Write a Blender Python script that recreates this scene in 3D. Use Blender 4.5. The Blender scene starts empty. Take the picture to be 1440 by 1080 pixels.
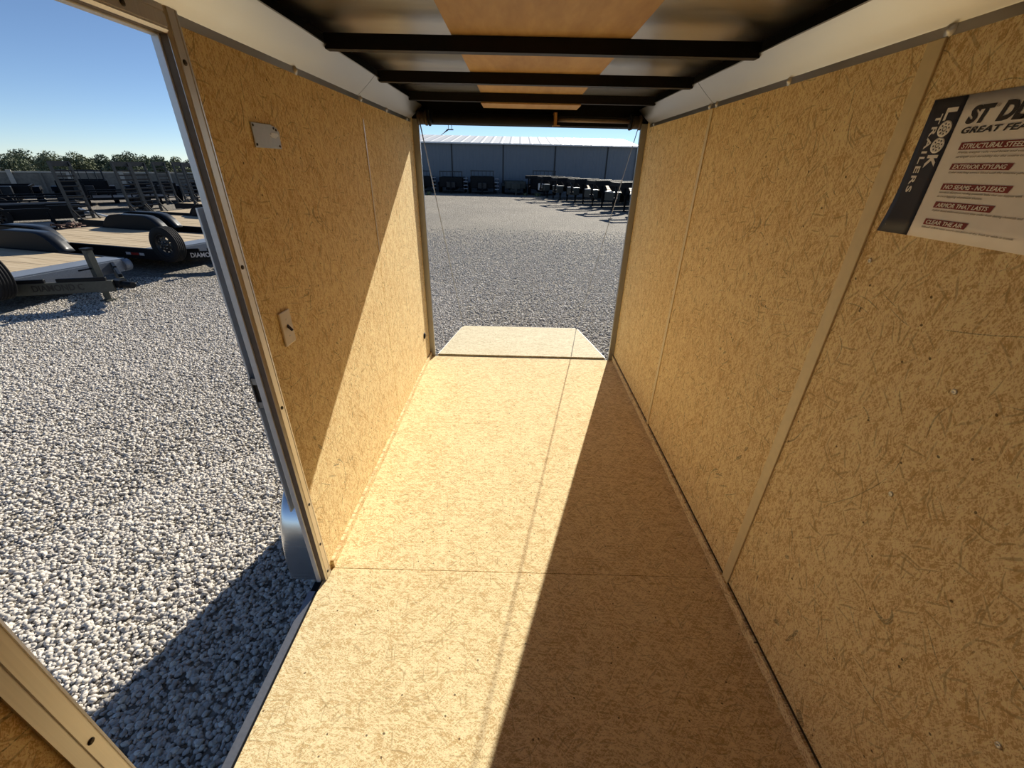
import bpy, bmesh, math, random
import numpy as np
from mathutils import Vector, Matrix, noise as mnoise

random.seed(7)
C = bpy.context.scene.collection
SC = bpy.context.scene

# ---------------------------------------------------------------- camera
PITCH, YAW, ROLL, FPX = 0.4856, -0.0039, 0.0229, 577.86
fw = Vector((math.sin(YAW) * math.cos(PITCH), math.cos(YAW) * math.cos(PITCH), -math.sin(PITCH)))
r0 = Vector((math.cos(YAW), -math.sin(YAW), 0)); u0 = r0.cross(fw)
rt = math.cos(ROLL) * r0 + math.sin(ROLL) * u0; up = rt.cross(fw)
cd = bpy.data.cameras.new('camera'); cam = bpy.data.objects.new('camera', cd); C.objects.link(cam)
cd.sensor_fit = 'HORIZONTAL'; cd.sensor_width = 36; cd.lens = FPX / 1440 * 36
cd.clip_start = 0.02; cd.clip_end = 500
m = Matrix.Identity(4)
for i in range(3):
    m[i][0] = rt[i]; m[i][1] = up[i]; m[i][2] = -fw[i]
m[2][3] = 1.6
cam.matrix_world = m
SC.camera = cam

# ---------------------------------------------------------------- sun, sky, exposure
SUN = Vector((-0.31, -1.0, -0.567)).normalized()          # direction the light travels
sl = bpy.data.lights.new('sun', 'SUN'); sl.energy = 2.32; sl.angle = math.radians(0.4); sl.color = (1.0, 0.93, 0.80)
so = bpy.data.objects.new('sun', sl); C.objects.link(so)
so.rotation_euler = SUN.to_track_quat('-Z', 'Y').to_euler(); so.location = (6, 20, 12)
W = bpy.data.worlds.new('world'); SC.world = W; W.use_nodes = True
nt = W.node_tree; nt.nodes.clear()
sky = nt.nodes.new('ShaderNodeTexSky'); sky.sky_type = 'NISHITA'; sky.sun_disc = False
sky.sun_elevation = math.radians(28.4); sky.sun_rotation = math.atan2(0.31, 1.0)
sky.altitude = 2000; sky.air_density = 0.75; sky.dust_density = 0.05; sky.ozone_density = 3.0
bg = nt.nodes.new('ShaderNodeBackground'); bg.inputs[1].default_value = 0.035
wo = nt.nodes.new('ShaderNodeOutputWorld')
nt.links.new(sky.outputs[0], bg.inputs[0]); nt.links.new(bg.outputs[0], wo.inputs[0])
SC.view_settings.view_transform = 'Standard'; SC.view_settings.look = 'None'
SC.view_settings.exposure = 1.68; SC.view_settings.gamma = 1.0
SC.view_settings.use_curve_mapping = False
SC.cycles.max_bounces = 16; SC.cycles.diffuse_bounces = 12; SC.cycles.glossy_bounces = 4
SC.cycles.sample_clamp_indirect = 4.0; SC.cycles.caustics_reflective = False; SC.cycles.caustics_refractive = False

# ---------------------------------------------------------------- material helpers
def new_mat(name):
    mt = bpy.data.materials.new(name); mt.use_nodes = True
    return mt, mt.node_tree, mt.node_tree.nodes['Principled BSDF']

def node(nt, t, **kw):
    n = nt.nodes.new(t)
    for k, v in kw.items(): setattr(n, k, v)
    return n

def lk(nt, a, b): nt.links.new(a, b)

def val(nt, op, a, b=None, c=None, clamp=False):
    n = node(nt, 'ShaderNodeMath', operation=op, use_clamp=clamp)
    for i, x in enumerate((a, b, c)):
        if x is None: continue
        if isinstance(x, (int, float)): n.inputs[i].default_value = x
        else: lk(nt, x, n.inputs[i])
    return n.outputs[0]

def mixc(nt, fac, a, b, mode='MIX'):
    n = node(nt, 'ShaderNodeMix', data_type='RGBA', blend_type=mode)
    n.clamp_factor = True
    for s, x in ((n.inputs['Factor'], fac), (n.inputs[6], a), (n.inputs[7], b)):
        if isinstance(x, (int, float)): s.default_value = x
        elif isinstance(x, tuple): s.default_value = (*x, 1)
        else: lk(nt, x, s)
    return n.outputs[2]

def ramp(nt, fac, stops):
    n = node(nt, 'ShaderNodeValToRGB'); e = n.color_ramp.elements
    while len(e) < len(stops): e.new(0.5)
    for i, (p, c) in enumerate(stops):
        e[i].position = p; e[i].color = (*c, 1) if len(c) == 3 else c
    lk(nt, fac, n.inputs[0])
    return n.outputs[0]

def noise_tex(nt, vec, scale, detail=3, rough=0.5, dims='3D'):
    n = node(nt, 'ShaderNodeTexNoise', noise_dimensions=dims)
    n.inputs['Scale'].default_value = scale; n.inputs['Detail'].default_value = detail
    n.inputs['Roughness'].default_value = rough
    lk(nt, vec, n.inputs['Vector'])
    return n

def mapping(nt, vec, scale=(1, 1, 1), rot=(0, 0, 0), loc=(0, 0, 0)):
    n = node(nt, 'ShaderNodeMapping')
    n.inputs['Scale'].default_value = scale; n.inputs['Rotation'].default_value = rot; n.inputs['Location'].default_value = loc
    lk(nt, vec, n.inputs['Vector'])
    return n.outputs[0]

def plain(name, col, rough=0.6, metal=0.0, var=0.12, scale=30, bump=0.0, spec=0.5):
    """A painted / metal / plastic surface with a little uneven wear."""
    mt, nt, b = new_mat(name)
    tc = node(nt, 'ShaderNodeTexCoord').outputs['Object']
    nz = noise_tex(nt, tc, scale, 4)
    c2 = tuple(min(1, x * (1 - var)) for x in col); c3 = tuple(min(1, x * (1 + var)) for x in col)
    lk(nt, ramp(nt, nz.outputs[0], [(0.3, c2), (0.7, c3)]), b.inputs['Base Color'])
    b.inputs['Metallic'].default_value = metal
    b.inputs['Specular IOR Level'].default_value = spec
    lk(nt, val(nt, 'MULTIPLY_ADD', nz.outputs[0], 0.12, rough - 0.06, clamp=True), b.inputs['Roughness'])
    if bump:
        bp = node(nt, 'ShaderNodeBump'); bp.inputs['Strength'].default_value = bump; bp.inputs['Distance'].default_value = 0.002
        lk(nt, nz.outputs[0], bp.inputs['Height']); lk(nt, bp.outputs[0], b.inputs['Normal'])
    return mt

def brushed(name, col, rough, axis_scale, metal=1.0, amp=0.1, bump=0.08):
    """Brushed / mill-finish metal; axis_scale stretches the grain."""
    mt, nt, b = new_mat(name)
    tc = node(nt, 'ShaderNodeTexCoord').outputs['Object']
    nz = noise_tex(nt, mapping(nt, tc, axis_scale), 1.0, 5, 0.6)
    big = noise_tex(nt, tc, 5, 2)
    lk(nt, ramp(nt, nz.outputs[0], [(0.25, tuple(x * (1 - amp) for x in col)), (0.75, tuple(min(1, x * (1 + amp)) for x in col))]), b.inputs['Base Color'])
    b.inputs['Metallic'].default_value = metal
    r = val(nt, 'MULTIPLY_ADD', nz.outputs[0], 0.12, rough - 0.08)
    lk(nt, val(nt, 'MULTIPLY_ADD', big.outputs[0], 0.1, r, clamp=True), b.inputs['Roughness'])
    bp = node(nt, 'ShaderNodeBump'); bp.inputs['Strength'].default_value = bump; bp.inputs['Distance'].default_value = 0.003
    lk(nt, big.outputs[0], bp.inputs['Height']); lk(nt, bp.outputs[0], b.inputs['Normal'])
    return mt

def osb(name, axes, light, mid, dark, main=0.0, seed=0.0, fleck=1.0, grey=True):
    """Oriented strand board: pressed wood strands lying at several angles."""
    mt, nt, b = new_mat(name)
    tc = node(nt, 'ShaderNodeTexCoord').outputs['Object']
    sp = node(nt, 'ShaderNodeSeparateXYZ'); lk(nt, tc, sp.inputs[0])
    cb = node(nt, 'ShaderNodeCombineXYZ')
    lk(nt, sp.outputs[axes[0].upper()], cb.inputs[0]); lk(nt, sp.outputs[axes[1].upper()], cb.inputs[1])
    cb.inputs[2].default_value = seed
    uv = cb.outputs[0]
    wn = noise_tex(nt, uv, 9, 2)
    vm = node(nt, 'ShaderNodeVectorMath', operation='MULTIPLY_ADD')
    lk(nt, wn.outputs['Color'], vm.inputs[0]); vm.inputs[1].default_value = (0.035, 0.035, 0); lk(nt, uv, vm.inputs[2])
    w = vm.outputs[0]
    acc = None
    flat = None
    for i, (ang, su, sv, wt) in enumerate(((0.05, 20, 240, 0.27), (0.72, 24, 280, 0.25), (-0.8, 26, 300, 0.25), (0.3, 60, 480, 0.32), (-0.38, 80, 620, 0.30), (1.3, 34, 380, 0.22), (-1.2, 70, 560, 0.19))):
        q = mapping(nt, w, (su, sv, 1), (0, 0, 0), (i * 3.7, i * 1.3, 0))
        r = node(nt, 'ShaderNodeVectorRotate', rotation_type='Z_AXIS'); r.inputs['Angle'].default_value = ang + main
        lk(nt, w, r.inputs['Vector']); q = mapping(nt, r.outputs[0], (su, sv, 1), (0, 0, 0), (i * 3.7 + seed, i * 1.3, 0))
        vo = node(nt, 'ShaderNodeTexVoronoi', voronoi_dimensions='2D', feature='F1'); vo.inputs['Scale'].default_value = 1.0
        lk(nt, q, vo.inputs['Vector'])
        s = node(nt, 'ShaderNodeSeparateColor'); lk(nt, vo.outputs['Color'], s.inputs[0])
        h = val(nt, 'MULTIPLY', s.outputs[0], wt)
        acc = h if acc is None else val(nt, 'ADD', acc, h)
    # acc is about 0.8 +- 0.2
    blot = noise_tex(nt, uv, 3.0, 3)
    t = val(nt, 'MULTIPLY_ADD', blot.outputs[0], 0.24, val(nt, 'MULTIPLY_ADD', acc, 1.3, -0.80), clamp=True)
    col = ramp(nt, t, [(0.24, dark), (0.42, mid), (0.58, light), (0.78, tuple(min(0.95, x * 1.15) for x in light))])
    # thin dark bark slivers
    r = node(nt, 'ShaderNodeVectorRotate', rotation_type='Z_AXIS'); r.inputs['Angle'].default_value = main + 0.35
    lk(nt, w, r.inputs['Vector'])
    wn2 = noise_tex(nt, uv, 14, 1)
    fl = noise_tex(nt, mapping(nt, r.outputs[0], (55, 330, 1)), 1.0, 3, 0.6)
    fl2 = noise_tex(nt, mapping(nt, w, (45, 260, 1), (0, 0, main - 0.5)), 1.0, 3, 0.6)
    fm = val(nt, 'MAXIMUM', fl.outputs[0], fl2.outputs[0])
    fmask = ramp(nt, fm, [(0.635, (0, 0, 0)), (0.70, (1, 1, 1))])
    col = mixc(nt, val(nt, 'MULTIPLY', fmask, 0.75 * fleck), col, tuple(x * 0.45 for x in dark))
    # single strands standing out from the mat, darker and lighter than it, lying at several angles
    for i, (ang, thr) in enumerate(((0.1, 0.93), (0.75, 0.94), (-0.85, 0.94), (-0.3, 0.94), (1.45, 0.96))):
        r3 = node(nt, 'ShaderNodeVectorRotate', rotation_type='Z_AXIS'); r3.inputs['Angle'].default_value = main + ang
        lk(nt, w, r3.inputs['Vector'])
        vs = node(nt, 'ShaderNodeTexVoronoi', voronoi_dimensions='2D', feature='F1'); vs.inputs['Scale'].default_value = 1.0
        lk(nt, mapping(nt, r3.outputs[0], (11, 120, 1), (0, 0, 0), (seed * 3 + i * 7.1, i * 2.3, 0)), vs.inputs['Vector'])
        s = node(nt, 'ShaderNodeSeparateColor'); lk(nt, vs.outputs['Color'], s.inputs[0])
        shape = ramp(nt, vs.outputs['Distance'], [(0.24, (1, 1, 1)), (0.36, (0, 0, 0))])
        col = mixc(nt, val(nt, 'MULTIPLY', shape, val(nt, 'MULTIPLY', val(nt, 'GREATER_THAN', s.outputs[0], thr), 0.52 * fleck)), col, tuple(x * 0.62 for x in dark))
        col = mixc(nt, val(nt, 'MULTIPLY', shape, val(nt, 'MULTIPLY', val(nt, 'LESS_THAN', s.outputs[0], 0.11), 0.55)), col, tuple(min(0.95, x * 1.12) for x in light))
    if grey:   # a few long weathered grey strands
        r2 = node(nt, 'ShaderNodeVectorRotate', rotation_type='Z_AXIS'); lk(nt, w, r2.inputs['Vector'])
        lk(nt, val(nt, 'MULTIPLY_ADD', noise_tex(nt, uv, 2.3, 0).outputs[0], 4.0, main - 2.0), r2.inputs['Angle'])
        vg = node(nt, 'ShaderNodeTexVoronoi', voronoi_dimensions='2D', feature='F1'); vg.inputs['Scale'].default_value = 1.0
        lk(nt, mapping(nt, r2.outputs[0], (10, 55, 1), (0, 0, 0), (seed * 2, 5, 0)), vg.inputs['Vector'])
        s = node(nt, 'ShaderNodeSeparateColor'); lk(nt, vg.outputs['Color'], s.inputs[0])
        gm = val(nt, 'MULTIPLY', val(nt, 'GREATER_THAN', s.outputs[0], 0.975), val(nt, 'LESS_THAN', vg.outputs['Distance'], 0.42))
        gm = val(nt, 'MULTIPLY', gm, ramp(nt, fl.outputs[0], [(0.35, (0.1, 0.1, 0.1)), (0.6, (0.8, 0.8, 0.8))]))
        col = mixc(nt, gm, col, (0.16, 0.13, 0.075))
    # pin knots and chips
    vk = node(nt, 'ShaderNodeTexVoronoi', voronoi_dimensions='2D', feature='F1'); vk.inputs['Scale'].default_value = 17
    lk(nt, w, vk.inputs['Vector'])
    s = node(nt, 'ShaderNodeSeparateColor'); lk(nt, vk.outputs['Color'], s.inputs[0])
    km = val(nt, 'MULTIPLY', val(nt, 'GREATER_THAN', s.outputs[1], 0.86), val(nt, 'LESS_THAN', vk.outputs['Distance'], 0.055))
    col = mixc(nt, val(nt, 'MULTIPLY', km, 0.8), col, (0.05, 0.025, 0.012))
    lk(nt, col, b.inputs['Base Color'])
    b.inputs['Roughness'].default_value = 0.8; b.inputs['Specular IOR Level'].default_value = 0.12
    bp = node(nt, 'ShaderNodeBump'); bp.inputs['Strength'].default_value = 0.35; bp.inputs['Distance'].default_value = 0.0015
    lk(nt, t, bp.inputs['Height']); lk(nt, bp.outputs[0], b.inputs['Normal'])
    return mt

def wood(name, axis, light, dark, scale=(2, 30, 30), rough=0.6, rings=True):
    """Long-grain timber / rotary veneer; scale is small along the grain."""
    mt, nt, b = new_mat(name)
    tc = node(nt, 'ShaderNodeTexCoord').outputs['Object']
    n1 = noise_tex(nt, mapping(nt, tc, scale), 1.0, 6, 0.62)
    n2 = noise_tex(nt, mapping(nt, tc, tuple(s * 5 for s in scale)), 1.0, 3)
    t = val(nt, 'MULTIPLY_ADD', n2.outputs[0], 0.3, val(nt, 'MULTIPLY', n1.outputs[0], 0.75), clamp=True)
    col = ramp(nt, t, [(0.36, dark), (0.52, tuple((a + c) / 2 for a, c in zip(dark, light))), (0.68, light)])
    lk(nt, col, b.inputs['Base Color']); b.inputs['Roughness'].default_value = rough
    bp = node(nt, 'ShaderNodeBump'); bp.inputs['Strength'].default_value = 0.2; bp.inputs['Distance'].default_value = 0.001
    lk(nt, t, bp.inputs['Height']); lk(nt, bp.outputs[0], b.inputs['Normal'])
    return mt

def gravel_mat(name):
    mt, nt, b = new_mat(name)
    tc = node(nt, 'ShaderNodeTexCoord').outputs['Object']
    v1 = node(nt, 'ShaderNodeTexVoronoi', voronoi_dimensions='2D'); v1.inputs['Scale'].default_value = 42; lk(nt, tc, v1.inputs['Vector'])
    v2 = node(nt, 'ShaderNodeTexVoronoi', voronoi_dimensions='2D'); v2.inputs['Scale'].default_value = 17; lk(nt, tc, v2.inputs['Vector'])
    s = node(nt, 'ShaderNodeSeparateColor'); lk(nt, v1.outputs['Color'], s.inputs[0])
    s2 = node(nt, 'ShaderNodeSeparateColor'); lk(nt, v2.outputs['Color'], s2.inputs[0])
    big = noise_tex(nt, tc, 0.35, 4); mid = noise_tex(nt, tc, 2.2, 4)
    cell = val(nt, 'MULTIPLY_ADD', s2.outputs[0], 0.35, val(nt, 'MULTIPLY', s.outputs[0], 0.65))
    col = ramp(nt, cell, [(0.05, (0.13, 0.118, 0.102)), (0.35, (0.23, 0.21, 0.182)), (0.65, (0.315, 0.29, 0.252)), (0.95, (0.48, 0.45, 0.405))])
    patch = ramp(nt, val(nt, 'MULTIPLY_ADD', mid.outputs[0], 0.4, val(nt, 'MULTIPLY', big.outputs[0], 0.6)), [(0.38, (0.86, 0.85, 0.83)), (0.62, (1.08, 1.05, 1.0))])
    col = mixc(nt, 1.0, col, patch, 'MULTIPLY')
    lk(nt, col, b.inputs['Base Color']); b.inputs['Roughness'].default_value = 0.85; b.inputs['Specular IOR Level'].default_value = 0.25
    h = val(nt, 'ADD', val(nt, 'MULTIPLY', v1.outputs['Distance'], -0.5), val(nt, 'MULTIPLY', v2.outputs['Distance'], -1.0))
    h = val(nt, 'MULTIPLY_ADD', mid.outputs[0], 0.8, h)
    bp = node(nt, 'ShaderNodeBump'); bp.inputs['Strength'].default_value = 0.9; bp.inputs['Distance'].default_value = 0.035
    lk(nt, h, bp.inputs['Height']); lk(nt, bp.outputs[0], b.inputs['Normal'])
    return mt

def stone_mat(name):
    mt, nt, b = new_mat(name)
    at = node(nt, 'ShaderNodeAttribute'); at.attribute_name = 'tone'
    tc = node(nt, 'ShaderNodeTexCoord').outputs['Object']
    nz = noise_tex(nt, tc, 90, 3)
    t = val(nt, 'MULTIPLY_ADD', nz.outputs[0], 0.25, val(nt, 'SUBTRACT', at.outputs['Fac'], 0.12), clamp=True)
    lk(nt, ramp(nt, t, [(0.0, (0.27, 0.25, 0.225)), (0.3, (0.50, 0.465, 0.425)), (0.6, (0.66, 0.615, 0.555)), (0.8, (0.73, 0.665, 0.575)), (1.0, (0.84, 0.81, 0.76))]), b.inputs['Base Color'])
    b.inputs['Roughness'].default_value = 0.7; b.inputs['Specular IOR Level'].default_value = 0.3
    return mt

def leaf_mat(name, a, c):
    mt, nt, b = new_mat(name)
    tc = node(nt, 'ShaderNodeTexCoord').outputs['Object']
    nz = noise_tex(nt, tc, 1.6, 4)
    lk(nt, ramp(nt, nz.outputs[0], [(0.35, a), (0.65, c)]), b.inputs['Base Color'])
    b.inputs['Roughness'].default_value = 0.75
    return mt

def corrugated(name, col, axis, period, rough=0.45, depth=0.02, metal=0.0):
    """Ribbed steel cladding: ribs as bump along one axis."""
    mt, nt, b = new_mat(name)
    tc = node(nt, 'ShaderNodeTexCoord').outputs['Object']
    sp = node(nt, 'ShaderNodeSeparateXYZ'); lk(nt, tc, sp.inputs[0])
    f = val(nt, 'FRACT', val(nt, 'DIVIDE', sp.outputs[axis.upper()], period))
    rib = ramp(nt, f, [(0.0, (0, 0, 0)), (0.12, (1, 1, 1)), (0.25, (1, 1, 1)), (0.37, (0, 0, 0))])
    nz = noise_tex(nt, tc, 2, 3)
    lk(nt, ramp(nt, nz.outputs[0], [(0.3, tuple(x * 0.95 for x in col)), (0.7, col)]), b.inputs['Base Color'])
    b.inputs['Roughness'].default_value = rough; b.inputs['Metallic'].default_value = metal
    bp = node(nt, 'ShaderNodeBump'); bp.inputs['Strength'].default_value = 1; bp.inputs['Distance'].default_value = depth
    lk(nt, rib, bp.inputs['Height']); lk(nt, bp.outputs[0], b.inputs['Normal'])
    return mt

M = {}
OL, OM, OD = (0.90, 0.70, 0.395), (0.82, 0.61, 0.315), (0.64, 0.43, 0.19)
M['osb_wall'] = osb('osb_wall', 'zy', OL, OM, OD, 0.0, 1.0)
M['osb_floor'] = osb('osb_floor', 'xy', (0.86, 0.695, 0.42), (0.77, 0.60, 0.335), (0.61, 0.435, 0.21), 0.0, 4.0, 0.8, False)
M['osb_ramp'] = osb('osb_ramp', 'xy', (0.66, 0.58, 0.41), (0.56, 0.48, 0.32), (0.38, 0.31, 0.185), 0.0, 9.0, 0.5, False)
M['osb_edge'] = osb('osb_edge', 'yz', (0.90, 0.72, 0.44), (0.80, 0.60, 0.34), (0.56, 0.38, 0.18), 0.0, 2.0, 1.0, False)
M['luan'] = wood('luan', 'y', (0.50, 0.325, 0.135), (0.36, 0.21, 0.08), (9, 2.0, 9), 0.55)
M['alu'] = brushed('mill_aluminium', (0.72, 0.70, 0.66), 0.34, (40, 4, 40))
M['dull_alu'] = brushed('dull_aluminium', (0.46, 0.44, 0.40), 0.5, (60, 60, 60), 0.7)
M['alu_cove'] = brushed('cove_aluminium', (0.60, 0.585, 0.55), 0.30, (30, 3, 30), amp=0.02, bump=0.0)
M['alu_frame'] = brushed('frame_aluminium', (0.66, 0.62, 0.56), 0.38, (300, 300, 2), amp=0.08)
M['alu_fender'] = brushed('fender_aluminium', (0.72, 0.72, 0.72), 0.22, (3, 200, 200), amp=0.05)
M['roof'] = brushed('roof_aluminium', (0.62, 0.60, 0.57), 0.30, (4, 30, 4), amp=0.05)
M['galv'] = brushed('galvanised_steel', (0.33, 0.335, 0.345), 0.3, (90, 90, 3), 0.75, amp=0.1)
M['white_trim'] = plain('white_trim', (0.72, 0.74, 0.76), 0.35, 0.3, 0.05)
M['recess'] = plain('bronze_channel', (0.20, 0.155, 0.11), 0.6, 0.0, spec=0.15)
M['black'] = plain('black_steel', (0.007, 0.008, 0.010), 0.5, 0.0, 0.2, spec=0.14)
M['bow'] = plain('bow_steel', (0.010, 0.009, 0.009), 0.45, 0.0, spec=0.2)
M['matte'] = plain('matte_black', (0.010, 0.009, 0.008), 0.7, 0.0, 0.2, spec=0.08)
M['charcoal'] = plain('charcoal_paint', (0.014, 0.017, 0.022), 0.38, 0.0, 0.15, spec=0.3)
M['olive'] = plain('olive_paint_and_sheen', (0.075, 0.077, 0.066), 0.5, spec=0.2)  # real olive paint, but on the first tongue a painted reflection
M['plate'] = plain('tread_plate', (0.21, 0.235, 0.275), 0.4, 0.15, 0.12, 60, 0.3)
M['rubber'] = plain('tyre_rubber', (0.012, 0.012, 0.013), 0.75, spec=0.2)
M['rim'] = plain('black_rim', (0.012, 0.012, 0.014), 0.35, 0.0, spec=0.3)
M['deck'] = wood('pine_planks', 'x', (0.60, 0.49, 0.33), (0.38, 0.28, 0.165), (1.2, 16, 16), 0.75)
M['trim_tan'] = plain('tan_trim', (0.76, 0.63, 0.37), 0.5, 0.0, 0.05)
M['clear'] = plain('pale_trim', (0.66, 0.57, 0.42), 0.3, 0.0, 0.05)
M['paper'] = plain('poster_paper', (0.93, 0.89, 0.84), 0.55, 0.0, 0.03)
M['navy'] = plain('navy_ink', (0.016, 0.016, 0.03), 0.5)
M['ink'] = plain('black_ink', (0.02, 0.017, 0.017), 0.5)
M['greyink'] = plain('grey_ink', (0.36, 0.32, 0.29), 0.6)
M['red'] = plain('dark_red_ink', (0.22, 0.022, 0.02), 0.5)
M['ivory'] = plain('ivory_plastic', (0.74, 0.64, 0.50), 0.35, 0.0, 0.03)
M['screw'] = plain('screw_steel', (0.6, 0.58, 0.52), 0.4, 0.8)
M['hole'] = plain('dark_screw', (0.06, 0.045, 0.03), 0.5, 0.5)
M['rust'] = plain('rusty_bracket', (0.42, 0.22, 0.07), 0.6)
M['brown'] = plain('brown_drum', (0.06, 0.046, 0.034), 0.5, spec=0.2)
M['pipe'] = plain('weathered_pipe', (0.20, 0.15, 0.115), 0.45, 0.4)
M['cable'] = plain('steel_cable', (0.46, 0.45, 0.43), 0.4, 0.6)
M['gravel'] = gravel_mat('gravel_ground')
M['stone'] = stone_mat('gravel_stone')
M['clad'] = corrugated('blue_grey_cladding', (0.155, 0.175, 0.20), 'x', 0.30, 0.5, 0.012)
M['roofing'] = corrugated('white_roofing', (0.66, 0.69, 0.71), 'x', 0.9, 0.5, 0.03, 0.0)
M['white'] = plain('white_paint', (0.8, 0.8, 0.78), 0.4)
M['lid'] = plain('bright_lid', (0.62, 0.64, 0.66), 0.3, 0.4)
M['fence'] = plain('weathered_fence', (0.17, 0.163, 0.14), 0.85, 0.0, 0.2, 8)
M['fence_cap'] = plain('pale_fence_cap', (0.42, 0.40, 0.35), 0.8)
M['leaf'] = leaf_mat('tree_leaf', (0.10, 0.125, 0.065), (0.20, 0.225, 0.12))
M['leaf_dark'] = leaf_mat('tree_leaf_dark', (0.07, 0.095, 0.055), (0.15, 0.18, 0.10))
M['bark'] = plain('bark', (0.10, 0.075, 0.05), 0.9)
M['weed'] = leaf_mat('weed_leaf', (0.16, 0.19, 0.09), (0.26, 0.28, 0.15))
M['lamp_red'] = plain('red_reflector', (0.30, 0.02, 0.015), 0.3)
M['lamp_white'] = plain('pale_reflector', (0.55, 0.52, 0.5), 0.3)
M['letters_dark'] = plain('dark_lettering', (0.006, 0.006, 0.006), 0.5)
M['letters_white'] = plain('white_lettering', (0.72, 0.70, 0.70), 0.5)
M['rusty'] = plain('rusty_chain', (0.10, 0.05, 0.035), 0.7, 0.2, 0.4, 20)

# ---------------------------------------------------------------- geometry helpers
class MB:
    """Collects shapes and links them as ONE mesh object."""
    def __init__(s): s.bm = bmesh.new()
    def box(s, x0, x1, y0, y1, z0, z1, mtx=None):
        v = [s.bm.verts.new(p) for p in ((x0, y0, z0), (x1, y0, z0), (x1, y1, z0), (x0, y1, z0), (x0, y0, z1), (x1, y0, z1), (x1, y1, z1), (x0, y1, z1))]
        for f in ((3, 2, 1, 0), (4, 5, 6, 7), (0, 1, 5, 4), (1, 2, 6, 5), (2, 3, 7, 6), (3, 0, 4, 7)): s.bm.faces.new([v[i] for i in f])
        if mtx: bmesh.ops.transform(s.bm, matrix=mtx, verts=v)
        return s
    def bar(s, a, b, w, h=None, upv=(0, 0, 1)):
        """A rectangular bar from a to b, w across and h along upv."""
        a, b = Vector(a), Vector(b); h = h or w
        d = (b - a).normalized(); u = Vector(upv)
        if abs(d.dot(u)) > 0.98: u = Vector((1, 0, 0))
        sd = d.cross(u).normalized(); u = sd.cross(d).normalized()
        vs = []
        for p in (a, b):
            for i, j in ((-1, -1), (1, -1), (1, 1), (-1, 1)): vs.append(s.bm.verts.new(p + sd * (i * w / 2) + u * (j * h / 2)))
        for f in ((3, 2, 1, 0), (4, 5, 6, 7), (0, 1, 5, 4), (1, 2, 6, 5), (2, 3, 7, 6), (3, 0, 4, 7)): s.bm.faces.new([vs[i] for i in f])
        return s
    def tube(s, pts, r, seg=10, cap=True):
        pts = [Vector(p) for p in pts]; rings = []
        for i, p in enumerate(pts):
            d = (pts[min(i + 1, len(pts) - 1)] - pts[max(i - 1, 0)]).normalized()
            u = Vector((0, 0, 1)) if abs(d.z) < 0.9 else Vector((1, 0, 0))
            sd = d.cross(u).normalized(); u = sd.cross(d)
            rr = r[i] if isinstance(r, (list, tuple)) else r
            rings.append([s.bm.verts.new(p + (sd * math.cos(2 * math.pi * k / seg) + u * math.sin(2 * math.pi * k / seg)) * rr) for k in range(seg)])
        for a, b in zip(rings, rings[1:]):
            for k in range(seg): s.bm.faces.new((a[k], a[(k + 1) % seg], b[(k + 1) % seg], b[k])).smooth = True
        if cap:
            s.bm.faces.new(list(reversed(rings[0]))); s.bm.faces.new(rings[-1])
        return s
    def prism(s, prof, fn, t0, t1, smooth=False):
        """A closed 2-D profile extruded: fn(p, q, t) gives the 3-D point."""
        a = [s.bm.verts.new(fn(p, q, t0)) for p, q in prof]; b = [s.bm.verts.new(fn(p, q, t1)) for p, q in prof]
        n = len(prof)
        for i in range(n):
            f = s.bm.faces.new((a[i], a[(i + 1) % n], b[(i + 1) % n], b[i])); f.smooth = smooth
        s.bm.faces.new(list(reversed(a))); s.bm.faces.new(b)
        return s
    def lathe(s, prof, center, axis, seg=32, skip=None, closed=False):
        """prof: (radius, offset along axis)."""
        c = Vector(center); ax = Vector(axis).normalized()
        u = ax.cross(Vector((0, 0, 1)) if abs(ax.z) < 0.9 else Vector((1, 0, 0))).normalized(); w = ax.cross(u)
        rings = []
        for r, o in prof:
            rings.append([s.bm.verts.new(c + ax * o + (u * math.cos(2 * math.pi * k / seg) + w * math.sin(2 * math.pi * k / seg)) * r) for k in range(seg)])
        pairs = list(zip(rings, rings[1:])) + ([(rings[-1], rings[0])] if closed else [])
        for j, (a, b) in enumerate(pairs):
            for k in range(seg):
                if skip and skip(j, k): continue
                s.bm.faces.new((a[k], a[(k + 1) % seg], b[(k + 1) % seg], b[k])).smooth = True
        return s
    def poly(s, pts):
        s.bm.faces.new([s.bm.verts.new(p) for p in pts]); return s
    def build(s, name, mat, parent=None, bevel=0.0, solid=0.0):
        bmesh.ops.recalc_face_normals(s.bm, faces=s.bm.faces)
        me = bpy.data.meshes.new(name); s.bm.to_mesh(me); s.bm.free()
        o = bpy.data.objects.new(name, me); C.objects.link(o); me.materials.append(M[mat])
        if parent is not None: o.parent = parent
        if solid:
            md = o.modifiers.new('solid', 'SOLIDIFY'); md.thickness = solid; md.offset = 0
        if bevel:
            md = o.modifiers.new('bevel', 'BEVEL'); md.width = bevel; md.segments = 2; md.limit_method = 'ANGLE'
        return o

def empty(name, loc=(0, 0, 0), rz=0.0):
    o = bpy.data.objects.new(name, None); C.objects.link(o); o.location = loc; o.rotation_euler = (0, 0, rz); o.empty_display_size = 0.1
    return o

def tag(o, label, cat, group=None, kind=None):
    o['label'] = label; o['category'] = cat
    if group: o['group'] = group
    if kind: o['kind'] = kind
    return o

def struct(o): o['kind'] = 'structure'; return o

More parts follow.
